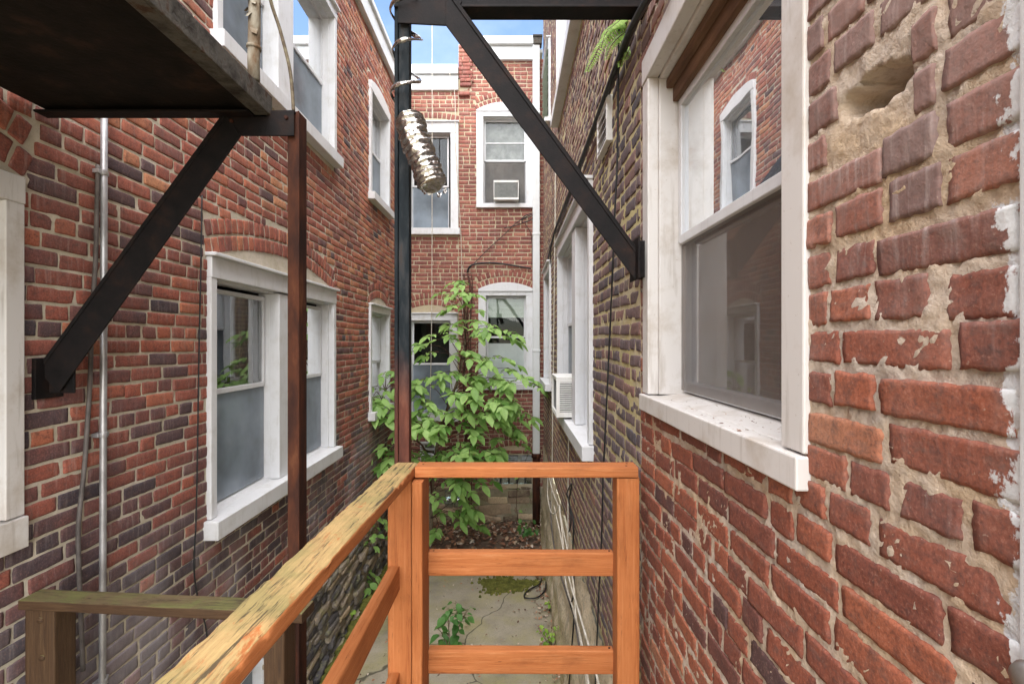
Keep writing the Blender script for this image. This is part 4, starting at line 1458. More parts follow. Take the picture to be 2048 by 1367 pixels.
# moss, dead leaves
mo = MB()
c0 = gpoint(1012, 1170)
for i in range(1100):
    a, q_ = rnd.uniform(0, 6.28), math.sqrt(rnd.random()) * (1 + 0.25 * rnd.gauss(0, 1) ** 2 * 0.4)
    k = 1 + 0.2 * math.sin(3 * a + 1) + 0.14 * math.sin(5 * a) + 0.08 * math.sin(11 * a)
    b_ = Vector((c0.x + math.cos(a) * 0.30 * k * q_, c0.y + math.sin(a) * 0.17 * k * q_, GZ + 0.015))
    h = rnd.uniform(0.006, 0.016)
    w_ = rnd.uniform(0.012, 0.024)
    mo.add([b_ + Vector((math.cos(t_ * 1.0472) * w_, math.sin(t_ * 1.0472) * w_, -0.01)) for t_ in range(6)] + [b_ + Vector((math.cos(t_ * 1.0472) * w_ * .6, math.sin(t_ * 1.0472) * w_ * .6, h)) for t_ in range(6)],
           [(t_, (t_ + 1) % 6, 6 + (t_ + 1) % 6, 6 + t_) for t_ in range(6)] + [tuple(range(6, 12))], True)
tag(mo.build('moss', MAT['moss']), 'olive green moss patch on the concrete yard', 'moss', kind='stuff')
mo = MB()
for i in range(60):
    y = 3.0 + i * 0.09
    mo.tube([(XL + 0.07 + 0.03 * math.sin(i * 2.1), y, GZ + 0.01), (XL + 0.09 + 0.03 * math.sin(i * 1.3), y + 0.06, GZ + 0.02), (XL + 0.07, y + 0.12, GZ + 0.01)], [0.03, 0.05 + 0.02 * math.sin(i), 0.03], 7)
tag(mo.build('moss', MAT['moss']), 'strip of yellow green moss along the foot of the left stone foundation', 'moss', kind='stuff')
lt = MB()
for i in range(2100):
    if i >= 1500:
        sd_ = rnd.random() < 0.6
        x, y = (XR - 0.06 - abs(rnd.gauss(0, 0.09)) if sd_ else XL + 0.1 + abs(rnd.gauss(0, 0.10))), rnd.uniform(3.6, 7.4)
        z = GZ + 0.022
        s = rnd.uniform(0.012, 0.05)
    elif i < 1150:
        x, y = rnd.uniform(XL + 0.1, XR - 0.03), YE - abs(rnd.gauss(0, 0.55)) - 0.05
        z = GZ - 0.02 + 0.2 * max(0, min(1, (y - 7.05) / 1.2)) ** 1.3 + rnd.uniform(0.01, 0.05)
        s = rnd.uniform(0.03, 0.10)
    else:
        x, y = rnd.uniform(XL + 0.1, XR - 0.06), rnd.uniform(3.5, 7.6)
        z = GZ + 0.022
        s = rnd.uniform(0.012, 0.04)
    a = rnd.uniform(0, 6.28)
    leaf(lt, (x, y, z), (math.cos(a), math.sin(a), rnd.gauss(0, .25)), (rnd.gauss(0, .3), rnd.gauss(0, .3), 1), s, s * 0.6, rnd.random(), 0.4, rnd.uniform(-.4, .4))
tag(lt.build('dead_leaves', MAT['litter']), 'brown dead leaves littering the soil and the concrete yard', 'leaf litter', kind='stuff')


# ================================================================== STEEL
K = FPX / 1.95
sx = lambda x: (x - 1024) / K
sz = lambda y: (683 - y) / K
YS = 1.95


def XZ(a, b, n): return Vector((a, n, b))


fe = empty('fire_escape_landing', (-1.4, YS, GZ), 'dark steel fire escape landing overhead on a rusty post and diagonal brace', 'landing')
m = MB()
m.box(XL + 0.02, sx(540), -0.6, YS - 0.02, 0.905, 0.935)
m.box(XL + 0.02, sx(540), -0.6, 0.4, 0.89, 0.905)
rel(m.build('deck_plate', MAT['deck_under'], None, 0.003), fe)
m = MB()
m.box(sx(540), sx(540) + 0.012, -0.6, YS - 0.005, 0.884, 0.962)
m.box(sx(540) - 0.05, sx(540), -0.6, YS - 0.005, 0.884, 0.893)
rel(m.build('edge_channel', MAT['peeling'], None, 0.003), fe)
m = MB()
m.box(XL + 0.02, sx(540) - 0.002, YS - 0.02, YS - 0.01, 0.875, 0.955)
m.box(XL + 0.02, sx(540) - 0.052, YS - 0.07, YS - 0.02, 0.875, 0.884)
rel(m.build('end_angle', MAT['steel'], None, 0.002), fe)
m = MB()
m.box(sx(575), sx(598), YS, YS + 0.008, GZ, sz(222))
m.box(sx(598) - 0.008, sx(598), YS + 0.008, YS + 0.075, GZ, sz(222) + 0.0)
m.box(sx(598) - 0.003, sx(598) + 0.003, YS - 0.006, YS, GZ, sz(222))
rel(m.build('post', MAT['rust'], None, 0.002), fe)
m = MB()
yb = YS - 0.012
m.prism([(sx(455), sz(226)), (sx(592), sz(224)), (sx(592), sz(275)), (sx(487), sz(275))], yb - 0.008, yb, XZ)
m.prism([(sx(455), sz(226)), (sx(455) + 0.006, sz(226) - 0.009), (sx(592), sz(224) - 0.008), (sx(592), sz(224))], yb, yb + 0.07, XZ)
rel(m.build('bracket_beam', MAT['steel'], None, 0.002), fe)
m = MB()
m.prism([(sx(455), sz(226)), (sx(487), sz(275)), (sx(128), sz(782)), (sx(82), sz(738))], yb - 0.010, yb - 0.002, XZ)
m.prism([(sx(455), sz(226)), (sx(455) + 0.008, sz(226) - 0.006), (sx(82) + 0.008, sz(738) - 0.006), (sx(82), sz(738))], yb - 0.002, yb + 0.065, XZ)
m.prism([(sx(457), sz(229)), (sx(461), sz(235)), (sx(88), sz(744)), (sx(83), sz(739))], yb - 0.015, yb - 0.010, XZ)
rel(m.build('brace', MAT['steel'], None, 0.002), fe)
m = MB()
m.box(XL + 0.004, XL + 0.02, YS - 0.06, YS + 0.06, sz(795), sz(715))
m.box(XL + 0.02, XL + 0.12, YS - 0.005, YS + 0.003, sz(785), sz(725))
rel(m.build('wall_plate', MAT['steel'], None, 0.002), fe)
for (x, y) in ((470, 247), (578, 240)):
    m = MB()
    m.tube([(sx(x), yb - 0.017, sz(y)), (sx(x), yb - 0.008, sz(y))], 0.008, 6)
    rel(m.build('bolt', MAT['rust'], None, 0.001), fe)
m = MB()
m.tube([P(508, 160, 1.86), P(507, 120, 1.86), P(508, 95, 1.86), P(509, 40, 1.86), P(509, -120, 1.86)], [0.0215, 0.0215, 0.022, 0.0215, 0.0215], 14)
m.tube([P(507.5, 98, 1.86), P(508, 92, 1.86)], [0.026, 0.026], 14)
for k in range(16):
    a = rnd.uniform(0, 6.28)
    z = P(508, rnd.uniform(-40, 90), 1.86)
    d = Vector((math.cos(a), math.sin(a), 0))
    b_ = z + d * 0.021
    tn = Vector((-d.y, d.x, 0))
    s = rnd.uniform(0.006, 0.016)
    m.add([b_ - tn * s, b_ + tn * s, b_ + tn * s * 0.6 + d * 0.014 + Vector((0, 0, -s * 2)), b_ - tn * s * 0.7 + d * 0.010 + Vector((0, 0, -s * 1.6))], [(0, 1, 2, 3)])
rel(m.build('rail_post', MAT['pole']), fe)
m = MB()
m.tube(spline([P(587, 222, 1.98), P(584, 175, 1.98), P(578, 130, 1.97), P(560, 60, 1.96), P(545, 15, 1.95), P(536, -20, 1.94), P(520, -80, 1.93)], 5), 0.0068, 7)
rel(m.build('hand_rod', MAT['rod']), fe)

sf = empty('steel_frame', (sx(803), YS, GZ), 'black steel post with cross beam and long diagonal brace to the right wall', 'steel frame')
m = MB()
m.box(sx(797), sx(818), YS, YS + 0.008, GZ, 1.46)
m.box(sx(790), sx(797), YS - 0.012, YS + 0.05, GZ, 1.46)
m.box(sx(818) - 0.007, sx(818), YS + 0.008, YS + 0.05, GZ, 1.46)
rel(m.build('post', MAT['steel_post'], None, 0.002), sf)
m = MB()
m.box(sx(790), XR + 0.05, YS + 0.052, YS + 0.062, sz(20), 1.46)
m.box(sx(790), XR + 0.05, YS - 0.02, YS + 0.052, sz(20), sz(20) + 0.009)
rel(m.build('cross_beam', MAT['steel'], None, 0.002), sf)
m = MB()
yb = YS - 0.016
m.prism([(sx(798), 1.46), (sx(798), sz(53)), (sx(893), sz(58)), (sx(925), sz(12)), (sx(900), 1.46)], yb - 0.008, yb, XZ)
rel(m.build('bracket_plate', MAT['steel'], None, 0.002), sf)
m = MB()
m.prism([(sx(893), sz(58)), (sx(1268), sz(562)), (sx(1268), sz(494)), (sx(915), sz(8)), (sx(893), sz(8))], yb - 0.011, yb - 0.003, XZ)
m.prism([(sx(915), sz(8)), (sx(1268), sz(494)), (sx(1268), sz(494) - 0.01), (sx(915) - 0.006, sz(8) - 0.006)], yb - 0.003, yb + 0.07, XZ)
m.prism([(sx(911), sz(8)), (sx(1268), sz(499)), (sx(1268), sz(509)), (sx(904), sz(8))], yb - 0.016, yb - 0.011, XZ)
rel(m.build('brace', MAT['steel'], None, 0.002), sf)
m = MB()
m.box(XR - 0.05, XR - 0.042, YS - 0.07, YS + 0.07, sz(560), sz(480))
m.box(XR - 0.042, XR - 0.002, YS - 0.02, YS + 0.06, sz(555), sz(482))
rel(m.build('wall_plate', MAT['steel'], None, 0.002), sf)

# foil duct sprung open round the post
du = empty('foil_duct', P(860, 380, 1.87), 'torn silver foil duct with its wire spiral unwound round the black middle post', 'duct')
cen = spline([P(820, 238, 1.86), P(828, 270, 1.85), P(842, 310, 1.84), P(856, 345, 1.83), P(866, 372, 1.82)], 26)
n = 40
vs, fs = [], []
tot = len(cen)
for i, c in enumerate(cen):
    t_ = (cen[min(i + 1, tot - 1)] - cen[max(i - 1, 0)]).normalized()
    a = t_.cross(Vector((0, 1, 0))).normalized()
    b = a.cross(t_).normalized()
    ph = i / tot * 12.5 * 2 * math.pi
    base = 0.052 + 0.006 * (1 - abs(math.sin(ph / 2))) * 0 + 0.0085 * (abs(math.cos(ph / 2)) ** 0.8 - 0.6)
    for k in range(n):
        g = 2 * math.pi * k / n
        r_ = base + 0.0045 * vnoise(math.cos(g) * 3 + 7, math.sin(g) * 3 + 3, i * 0.16) + 0.0030 * vnoise(math.cos(g) * 9, math.sin(g) * 9, i * 0.45)
        if i > tot - 12: r_ *= 1 - 0.25 * ((i - tot + 12) / 12) ** 2 * (0.8 + 0.5 * math.sin(3 * g))
        vs.append(c + (a * math.cos(g) + b * math.sin(g)) * float(r_))
for i in range(tot - 1):
    for k in range(n):
        fs.append((i * n + k, i * n + (k + 1) % n, (i + 1) * n + (k + 1) % n, (i + 1) * n + k))
cb = len(vs)
vs.append(cen[-1] - (cen[-1] - cen[-3]).normalized() * 0.012)
for k in range(n): fs.append(((tot - 1) * n + k, (tot - 1) * n + (k + 1) % n, cb))
m = MB()
m.add(vs, fs, True)
for k in range(10):
    g = rnd.uniform(3.4, 6.0)
    b_ = cen[-2] + Vector((math.cos(g) * 0.045, -0.01, math.sin(g) * 0.03))
    s = rnd.uniform(0.008, 0.02)
    m.add([b_, b_ + Vector((s, 0.004, 0)), b_ + Vector((s * 0.7, -0.006, -s)), b_ + Vector((s * 0.1, 0.004, -s * 0.8))], [(0, 1, 2, 3)])
rel(m.build('crumpled_tube', MAT['foil']), du)
# spiral ribbon
cx, cy = sx(806), YS + 0.02
vs, fs = [], []
N = 170
for i in range(N + 1):
    t = i / N
    ang = -0.2 + t * 2 * math.pi * 3.15
    y = -18 + t * 262
    r_ = 0.060 + 0.006 * math.sin(t * 9)
    px = cx + 0.012 + r_ * math.cos(ang)
    py = cy - 0.005 - 0.075 * math.sin(ang)
    z = sz(y) + 0.022 * math.cos(ang + 2.2)
    w = 0.0085 + 0.004 * vnoise(t * 30, 2.0, 1.0)
    tw = 0.5 * vnoise(t * 12, 5.0, 3.0)
    o_ = Vector((math.cos(ang), -math.sin(ang), 0))
    u_ = (Vector((0, 0, 1)) + o_ * float(tw)).normalized()
    c = Vector((px, py, z))
    vs += [c - u_ * float(w) - o_ * 0.003, c + o_ * 0.002, c + u_ * float(w) - o_ * 0.003]
for i in range(N):
    for k in (0, 1):
        a = i * 3 + k
        fs.append((a, a + 1, a + 4, a + 3))
m = MB()
m.add(vs, fs, True)
sp = m.build('spiral_ribbon', MAT['foil'])
sol = sp.modifiers.new('thick', 'SOLIDIFY')
sol.thickness = 0.002
rel(sp, du)


# ================================================================== WOODEN RAILINGS
def board(name, p0, p1, w, t, mat, parent, wdir=(0, 1, 0), n=24, rough=0.0012, bev=0.004, seed=0, wear=0.0):
    """board from p0 to p1 (centre line), w wide along wdir, t thick across; local X runs along the grain"""
    p0, p1 = Vector(p0), Vector(p1)
    x = (p1 - p0)
    Ln = x.length
    x.normalize()
    y = Vector(wdir)
    y = (y - x * y.dot(x)).normalized()
    z = x.cross(y)
    if z.z < -0.01 or (abs(z.z) < 0.01 and z.y > 0):
        y, z = -y, -z
    prof = []
    hw_, ht = w / 2, t / 2
    for (a, b) in ((-1, -1), (1, -1), (1, 1), (-1, 1)):
        # rounded corner of three points, face midpoints between
        if a * b > 0: o = [(a * hw_, b * (ht - bev)), (a * (hw_ - bev * .3), b * (ht - bev * .3)), (a * (hw_ - bev), b * ht)]
        else: o = [(a * (hw_ - bev), b * ht), (a * (hw_ - bev * .3), b * (ht - bev * .3)), (a * hw_, b * (ht - bev))]
        prof += o
        nx = {(-1, -1): (0, -1), (1, -1): (1, 0), (1, 1): (0, 1), (-1, 1): (-1, 0)}[(a, b)]
        for q in (-0.5, 0, 0.5):
            s_ = {(-1, -1): 1, (1, -1): 1, (1, 1): -1, (-1, 1): -1}[(a, b)]
            prof.append((nx[0] * hw_ if nx[0] else q * s_ * 2 * (hw_ - bev) * 0.8, nx[1] * ht if nx[1] else q * s_ * 2 * (ht - bev) * 0.8))
    # fix start: (-1,-1) corner must begin from the left face
    k = len(prof)
    vs, fs = [], []
    for i in range(n + 1):
        xx = -Ln / 2 + Ln * i / n
        for (a, b) in prof:
            e = rough
            dy = e * float(vnoise(xx * 7 + seed, a * 60, b * 60))
            dz = e * float(vnoise(xx * 7 + 31 + seed, a * 60, b * 60))
            if wear and b > ht - bev * 1.1:
                dz += wear * min(0, float(vnoise(xx * 34 + seed, a * 90, 2.0)) - 0.1) * 0.9
                if abs(a) > hw_ - bev * 1.2: dz += wear * 1.6 * min(0, float(vnoise(xx * 60 + seed, a * 40, 6.0)) - 0.2)
            vs.append((xx, a + dy, b + dz))
    for i in range(n):
        for q in range(k):
            r_ = (q + 1) % k
            fs.append((i * k + q, i * k + r_, (i + 1) * k + r_, (i + 1) * k + q))
    mb = MB()
    mb.add(vs, fs, True)
    mb.add([vs[q] for q in range(k)], [tuple(range(k - 1, -1, -1))])
    mb.add([vs[n * k + q] for q in range(k)], [tuple(range(k))])
    o = mb.build(name, MAT[mat])
    mw = Matrix((x, y, z)).transposed().to_4x4()
    mw.translation = (p0 + p1) / 2
    o.parent = parent
    o.matrix_parent_inverse = Matrix.Translation(parent.location).inverted()
    o.matrix_basis = mw
    return o


rl = empty('wooden_landing', (0.0, 1.2, -1.5), 'orange painted wooden landing railing in the foreground with a weathered handrail', 'railing')
ZT = -0.454
board('handrail', (-0.398, 1.868, ZT - 0.019), (-0.446, 0.30, ZT - 0.019), 0.089, 0.038, 'orange_worn', rl, (1, 0, 0), 130, 0.0012, 0.005, 3, 0.0022)
board('top_rail', (-0.352, 1.838, ZT - 0.020), (0.458, 1.838, ZT - 0.020), 0.086, 0.038, 'orange', rl, (0, 1, 0), 40, 0.001, 0.004, 8)
board('post', (0.424, 1.845, -1.6), (0.424, 1.845, ZT - 0.042), 0.082, 0.089, 'orange', rl, (1, 0, 0), 30, 0.001, 0.005, 5)
board('post', (-0.406, 1.83, -1.6), (-0.406, 1.83, ZT - 0.041), 0.086, 0.089, 'orange', rl, (1, 0, 0), 30, 0.001, 0.005, 6)
board('post', (-0.338, 1.835, -1.6), (-0.338, 1.835, ZT - 0.046), 0.038, 0.15, 'orange', rl, (1, 0, 0), 30, 0.001, 0.004, 7)
for (z, s) in ((-0.842, 11), (-1.213, 12)):
    board('cross_board', (-0.317, 1.895, z), (0.384, 1.895, z - 0.002), 0.038, 0.089, 'orange', rl, (0, 1, 0), 36, 0.001, 0.004, s)
for (z, s) in ((-0.851, 14), (-1.235, 15)):
    board('side_board', (-0.424, 1.785, z), (-0.444, 0.30, z), 0.038, 0.089, 'orange', rl, (1, 0, 0), 50, 0.001, 0.004, s)
for i in range(8):
    y = 0.32 + i * 0.19
    board('deck_board', (-0.46, y, -1.62), (0.48, y, -1.62), 0.14, 0.038, 'brownwood', rl, (0, 1, 0), 8, 0.001, 0.004, 20 + i)
board('leg', (-0.406, 1.83, GZ), (-0.406, 1.83, -1.66), 0.089, 0.089, 'brownwood', rl, (1, 0, 0), 10, 0.001, 0.004, 40)
board('leg', (0.424, 1.845, GZ), (0.424, 1.845, -1.66), 0.089, 0.089, 'brownwood', rl, (1, 0, 0), 10, 0.001, 0.004, 41)

for (x, y, z) in ((-0.30, 1.895, -0.7985), (0.372, 1.895, -0.7985), (-0.30, 1.895, -1.1695), (0.372, 1.895, -1.1695), (0.42, 1.82, -0.455), (0.43, 1.855, -0.455), (-0.33, 1.84, -0.455)):
    m = MB()
    m.tube([(x, y, z - 0.002), (x, y, z + 0.0008), (x, y, z + 0.0012)], [0.0045, 0.0045, 0.002], 10)
    rel(m.build('screw_head', MAT['rust']), rl)
db = MB()
for i in range(70):
    u_, w_ = 1.0 + abs(rnd.gauss(0, 0.35)), rnd.uniform(-0.085, 0.02)
    if u_ > 1.88: continue
    a = rnd.uniform(0, 6.28)
    sz_ = rnd.uniform(0.004, 0.013)
    leaf(db, MR(u_, -0.2035 + (0.012 if w_ < -0.03 else 0), w_), (math.cos(a), math.sin(a), rnd.gauss(0, .2)), (rnd.gauss(0, .3), rnd.gauss(0, .3), 1), sz_, sz_ * rnd.choice((0.2, 0.5)), rnd.random() * 0.7, 0.3, 0.2)
tag(db.build('debris', MAT['litter']), 'dry brown plant debris lying on the sill of the big near window', 'debris', kind='stuff')

br = empty('stair_railing', (-1.2, 1.7, GZ), 'weathered brown wooden railing low at the left, with green tinged top board', 'railing')
board('top_board', (-1.735, 1.785, -0.926), (-0.70, 1.70, -0.926), 0.085, 0.034, 'brownwood', br, (0, 1, 0), 40, 0.0012, 0.003, 50)
board('post', (-1.675, 1.80, GZ), (-1.675, 1.80, -0.945), 0.105, 0.09, 'brownwood', br, (1, 0, 0), 30, 0.001, 0.004, 51)
board('post', (-0.778, 1.66, GZ), (-0.778, 1.66, -0.945), 0.068, 0.088, 'brownwood', br, (1, 0, 0), 30, 0.001, 0.004, 52)
for (x, z) in ((-1.672, -0.985), (-1.665, -1.118)):
    m = MB()
    m.tube([(x, 1.757, z), (x, 1.751, z), (x, 1.749, z)], [0.011, 0.010, 0.004], 14)
    rel(m.build('screw_head', MAT['brownwood']), br)


# ================================================================== PIPES AND CABLES
def cable(name, pts, r, mat, label, cat='cable', group=None, n=6, ns=6):
    m = MB()
    m.tube(spline(pts, n), r, ns)
    return tag(m.build(name, MAT[mat]), label, cat, group)


def lw(x, y, w=0.02):
    X = -(XL + w)
    return Vector((XL + w, X * FPX / (1024 - x), (683 - y) * X / (1024 - x)))


def rw(x, y, w=0.02):
    X = XR - w
    return Vector((X, X * FPX / (x - 1024), (683 - y) * X / (x - 1024)))


c1 = lw(203, 240)
cd = MB()
yb_ = c1.y
cd.tube([(XL + 0.03, yb_ + 0.004, 1.6), (XL + 0.03, yb_, 0.3), (XL + 0.03, yb_ - 0.003, -0.5), (XL + 0.03, yb_ - 0.008, -1.6), (XL + 0.03, yb_ - 0.01, GZ)], 0.0135, 12)
co = tag(cd.build('conduit', MAT['conduit']), 'grey metal conduit running straight down the left brick wall', 'conduit')
for z in (0.75, -0.41, -1.5):
    m = MB()
    m.tube([(XL + 0.03, yb_ - 0.002, z - 0.012), (XL + 0.03, yb_ - 0.002, z + 0.012)], 0.0165, 12)
    m.box(XL, XL + 0.03, yb_ - 0.03, yb_ + 0.03, z - 0.009, z + 0.009)
    m.build('strap', MAT['conduit'], co, 0.001)
cable('cable', [lw(196, 330), lw(193, 450), lw(191, 520), lw(184, 640), lw(180, 760), lw(174, 860), lw(168, 940), lw(157, 1050), lw(158, 1140), lw(163, 1260), lw(166, 1340)], 0.009, 'greycable', 'thick dark grey cable wavering down the left wall beside the conduit')
cable('cable', [lw(404, 390), lw(402, 520), lw(398, 700), lw(395, 900), lw(392, 1040), lw(388, 1130), lw(395, 1190), lw(412, 1255), lw(420, 1330)], 0.0045, 'black', 'thin black cable hanging just in front of the left double window')
cable('cable_bundle', [rw(1330, -60, .05), rw(1270, 40, .05), rw(1240, 110, .045), rw(1205, 205, .04), rw(1170, 300, .035), rw(1135, 395, .035), rw(1112, 455, .03), rw(1100, 500, .03), rw(1093, 535, .03)], 0.013, 'black', 'thick black cable bundle running along the right wall below the fern')
cable('cable_bundle', [rw(1337, -60, .03), rw(1276, 40, .03), rw(1246, 112, .025), rw(1211, 205, .02), rw(1177, 292, .02), rw(1139, 396, .02), rw(1116, 458, .02), rw(1104, 480, .02), rw(1098, 560, .02)], 0.008, 'greycable', 'thin grey cable on the right wall tucked behind the thick black bundle')
cable('cable', [rw(1240, -40, .03), rw(1237, 120, .03), rw(1235, 300, .025), rw(1230, 420, .03), rw(1226, 520, .03), rw(1219, 680, .025), rw(1212, 830, .03), rw(1206, 960, .03), rw(1203, 1080, .03), rw(1197, 1200, .03), rw(1192, 1330, .035), rw(1188, 1420, .04)], 0.0048, 'black', 'black cable hanging down the full height of the right wall')
cable('cable', [rw(1111, 340, .02), rw(1110, 480, .02), rw(1108, 620, .02), rw(1106, 800, .02), rw(1104, 950, .02), rw(1103, 1060, .02)], 0.008, 'whitecable', 'white cable dropping straight down the far right wall beside the air conditioner')
cable('cable', [rw(1142, 850, .03), rw(1138, 862, .03), rw(1137, 900, .02), rw(1136, 1000, .02), rw(1136, 1130, .03)], 0.006, 'whitecable', 'white cable dropping from the sill of the right double window')
cable('string', [Vector((kx(871), YE - 0.35, kz(-60))), Vector((kx(870), YE - 0.3, kz(350))), Vector((kx(869), YE - 0.3, kz(640))), Vector((kx(866), YE - 0.3, kz(800)))], 0.006, 'whitecable', 'white string hanging straight down in front of the end house from its roof', 'string')
cable('string', [ME(kx(893), kz(138), .12), ME(kx(905), kz(165), .1), ME(kx(911), kz(200), .08), ME(kx(912), kz(300), .06), ME(kx(917), kz(380), .05), ME(kx(922), kz(460), .05), ME(kx(924), kz(540), .05), ME(kx(926), kz(640), .05)], 0.006, 'whitecable', 'pale string slanting off the roof edge past the window with the trailing duct', 'string')
cable('cable', [ME(kx(935), kz(545), .04), ME(kx(940), kz(533), .05), ME(kx(958), kz(527), .05), ME(kx(990), kz(526), .04), ME(kx(1020), kz(530), .04), ME(kx(1062), kz(537), .04)], 0.014, 'black', 'thick black cable arching over the brick arch of the lower right end window')
cable('cable', [ME(kx(938), kz(538), .04), ME(kx(975), kz(500), .04), ME(kx(1010), kz(468), .04), ME(kx(1036), kz(444), .05), ME(kx(1068), kz(432), .06)], 0.006, 'black', 'thin black cable slanting up the end wall to the coil by the downspout')
cable('cable', [ME(kx(1042), kz(440), .06), ME(kx(1052), kz(432), .07), ME(kx(1068), kz(428), .08), ME(kx(1070), kz(433), .08), ME(kx(1060), kz(442), .07), ME(kx(1046), kz(446), .06), ME(kx(1045), kz(440), .06), ME(kx(1056), kz(434), .08), ME(kx(1069), kz(432), .1), ME(kx(1062), kz(441), .08), ME(kx(1050), kz(445), .06), ME(kx(1030), kz(452), .05), ME(kx(1008), kz(457), .04)], 0.008, 'black', 'black cable coil hooked on the end wall beside the downspout')
cable('cable', [ME(kx(1050), kz(448), .04), ME(kx(1062), kz(470), .04), ME(kx(1064), kz(510), .04), ME(kx(1063), kz(530), .04)], 0.005, 'black', 'thin black cable dropping from the coil to the cable over the arch')
# tangle along the foot of the right wall
cable('cable', [rw(1098, 925, .05), rw(1095, 985, .06), rw(1102, 1022, .07), rw(1112, 1024, .06), rw(1118, 1010, .05), rw(1120, 1024, .05), rw(1126, 1080, .06), rw(1131, 1160, .06), rw(1146, 1215, .06), rw(1158, 1260, .06), rw(1170, 1320, .06), rw(1182, 1400, .06)], 0.008, 'whitecable', 'white cable sagging in a loop then trailing along the foot of the right wall')
cable('cable', [rw(1092, 925, .04), rw(1105, 980, .04), rw(1118, 1015, .04), rw(1127, 1060, .05), rw(1146, 1160, .06), rw(1152, 1230, .06), rw(1166, 1310, .06), rw(1178, 1400, .06)], 0.007, 'whitecable', 'taut white cable running along the foot of the right wall beside the looped one')
cable('cable', [rw(1138, 1062, .05), rw(1142, 1040, .05), rw(1138, 1000, .05), rw(1134, 985, .06), rw(1143, 966, .06), rw(1141, 985, .05), rw(1138, 1004, .05), rw(1147, 1040, .05), rw(1146, 1100, .05), rw(1148, 1180, .05), rw(1141, 1210, .06), rw(1148, 1225, .06), rw(1143, 1300, .07), rw(1136, 1400, .07)], 0.0065, 'black', 'black cable with a hanging noose-like loop low on the right wall')
cable('cable', [rw(1100, 1000, .06), rw(1104, 1060, .07), rw(1112, 1110, .07), rw(1122, 1150, .06), rw(1135, 1190, .05), rw(1150, 1240, .06), rw(1164, 1330, .06)], 0.009, 'greycable', 'grey cable sagging along the stained cement foot of the right wall')
cable('cable', [rw(1108, 1010, .06), rw(1122, 1075, .07), rw(1137, 1150, .08), rw(1160, 1230, .08), rw(1186, 1320, .08), rw(1205, 1400, .08)], 0.0075, 'whitecable', 'lowest white cable fanning away from the foot of the right wall')
cable('cable', [gpoint(1083, 1160, .03), gpoint(1078, 1172, .03), gpoint(1062, 1180, .03), gpoint(1050, 1190, .03), gpoint(1050, 1198, .03), gpoint(1064, 1200, .03), gpoint(1078, 1196, .03), gpoint(1090, 1185, .04), gpoint(1092, 1170, .05)], 0.009, 'black', 'black cable lying in a loop on the concrete yard')
cable('cable', [gpoint(958, 1112, .05), gpoint(948, 1095, .06), gpoint(950, 1080, .1), gpoint(968, 1064, .14), gpoint(990, 1060, .16), gpoint(1015, 1066, .12), gpoint(1034, 1078, .08), gpoint(1044, 1092, .05), gpoint(1036, 1110, .04)], 0.011, 'whitecable', 'pale cable arching in a loop over the dead leaves by the end wall')
cable('cable', [gpoint(1046, 1110, .04), gpoint(1054, 1098, .05), gpoint(1052, 1086, .06), gpoint(1048, 1080, .06)], 0.010, 'whitecable', 'short pale cable end curving up from the dead leaves by the end wall')

# ================================================================== VENT, AIR CONDITIONERS, FERN
vt = empty('wall_vent', MR(2.75, 1.2, 0.0), 'white louvred vent cover on the right wall under the cables', 'vent')
m = MB()
m.box(2.60, 2.615, 1.06, 1.30, 0.0, 0.035, MR)
m.box(2.875, 2.89, 1.06, 1.30, 0.0, 0.035, MR)
m.box(2.615, 2.875, 1.285, 1.30, 0.0, 0.035, MR)
m.box(2.615, 2.875, 1.06, 1.075, 0.0, 0.035, MR)
m.box(2.60, 2.89, 1.06, 1.30, -0.004, 0.002, MR)
rel(m.build('frame', MAT['vent_white'], None, 0.003), vt)
for k in range(4):
    m = MB()
    z = 1.085 + k * 0.05
    m.box8([MR(u, zz, w) for u in (2.617, 2.873) for (zz, w) in ((z, 0.036), (z + 0.004, 0.036), (z + 0.044, 0.008), (z + 0.048, 0.008))])
    rel(m.build('slat', MAT['vent_white']), vt)


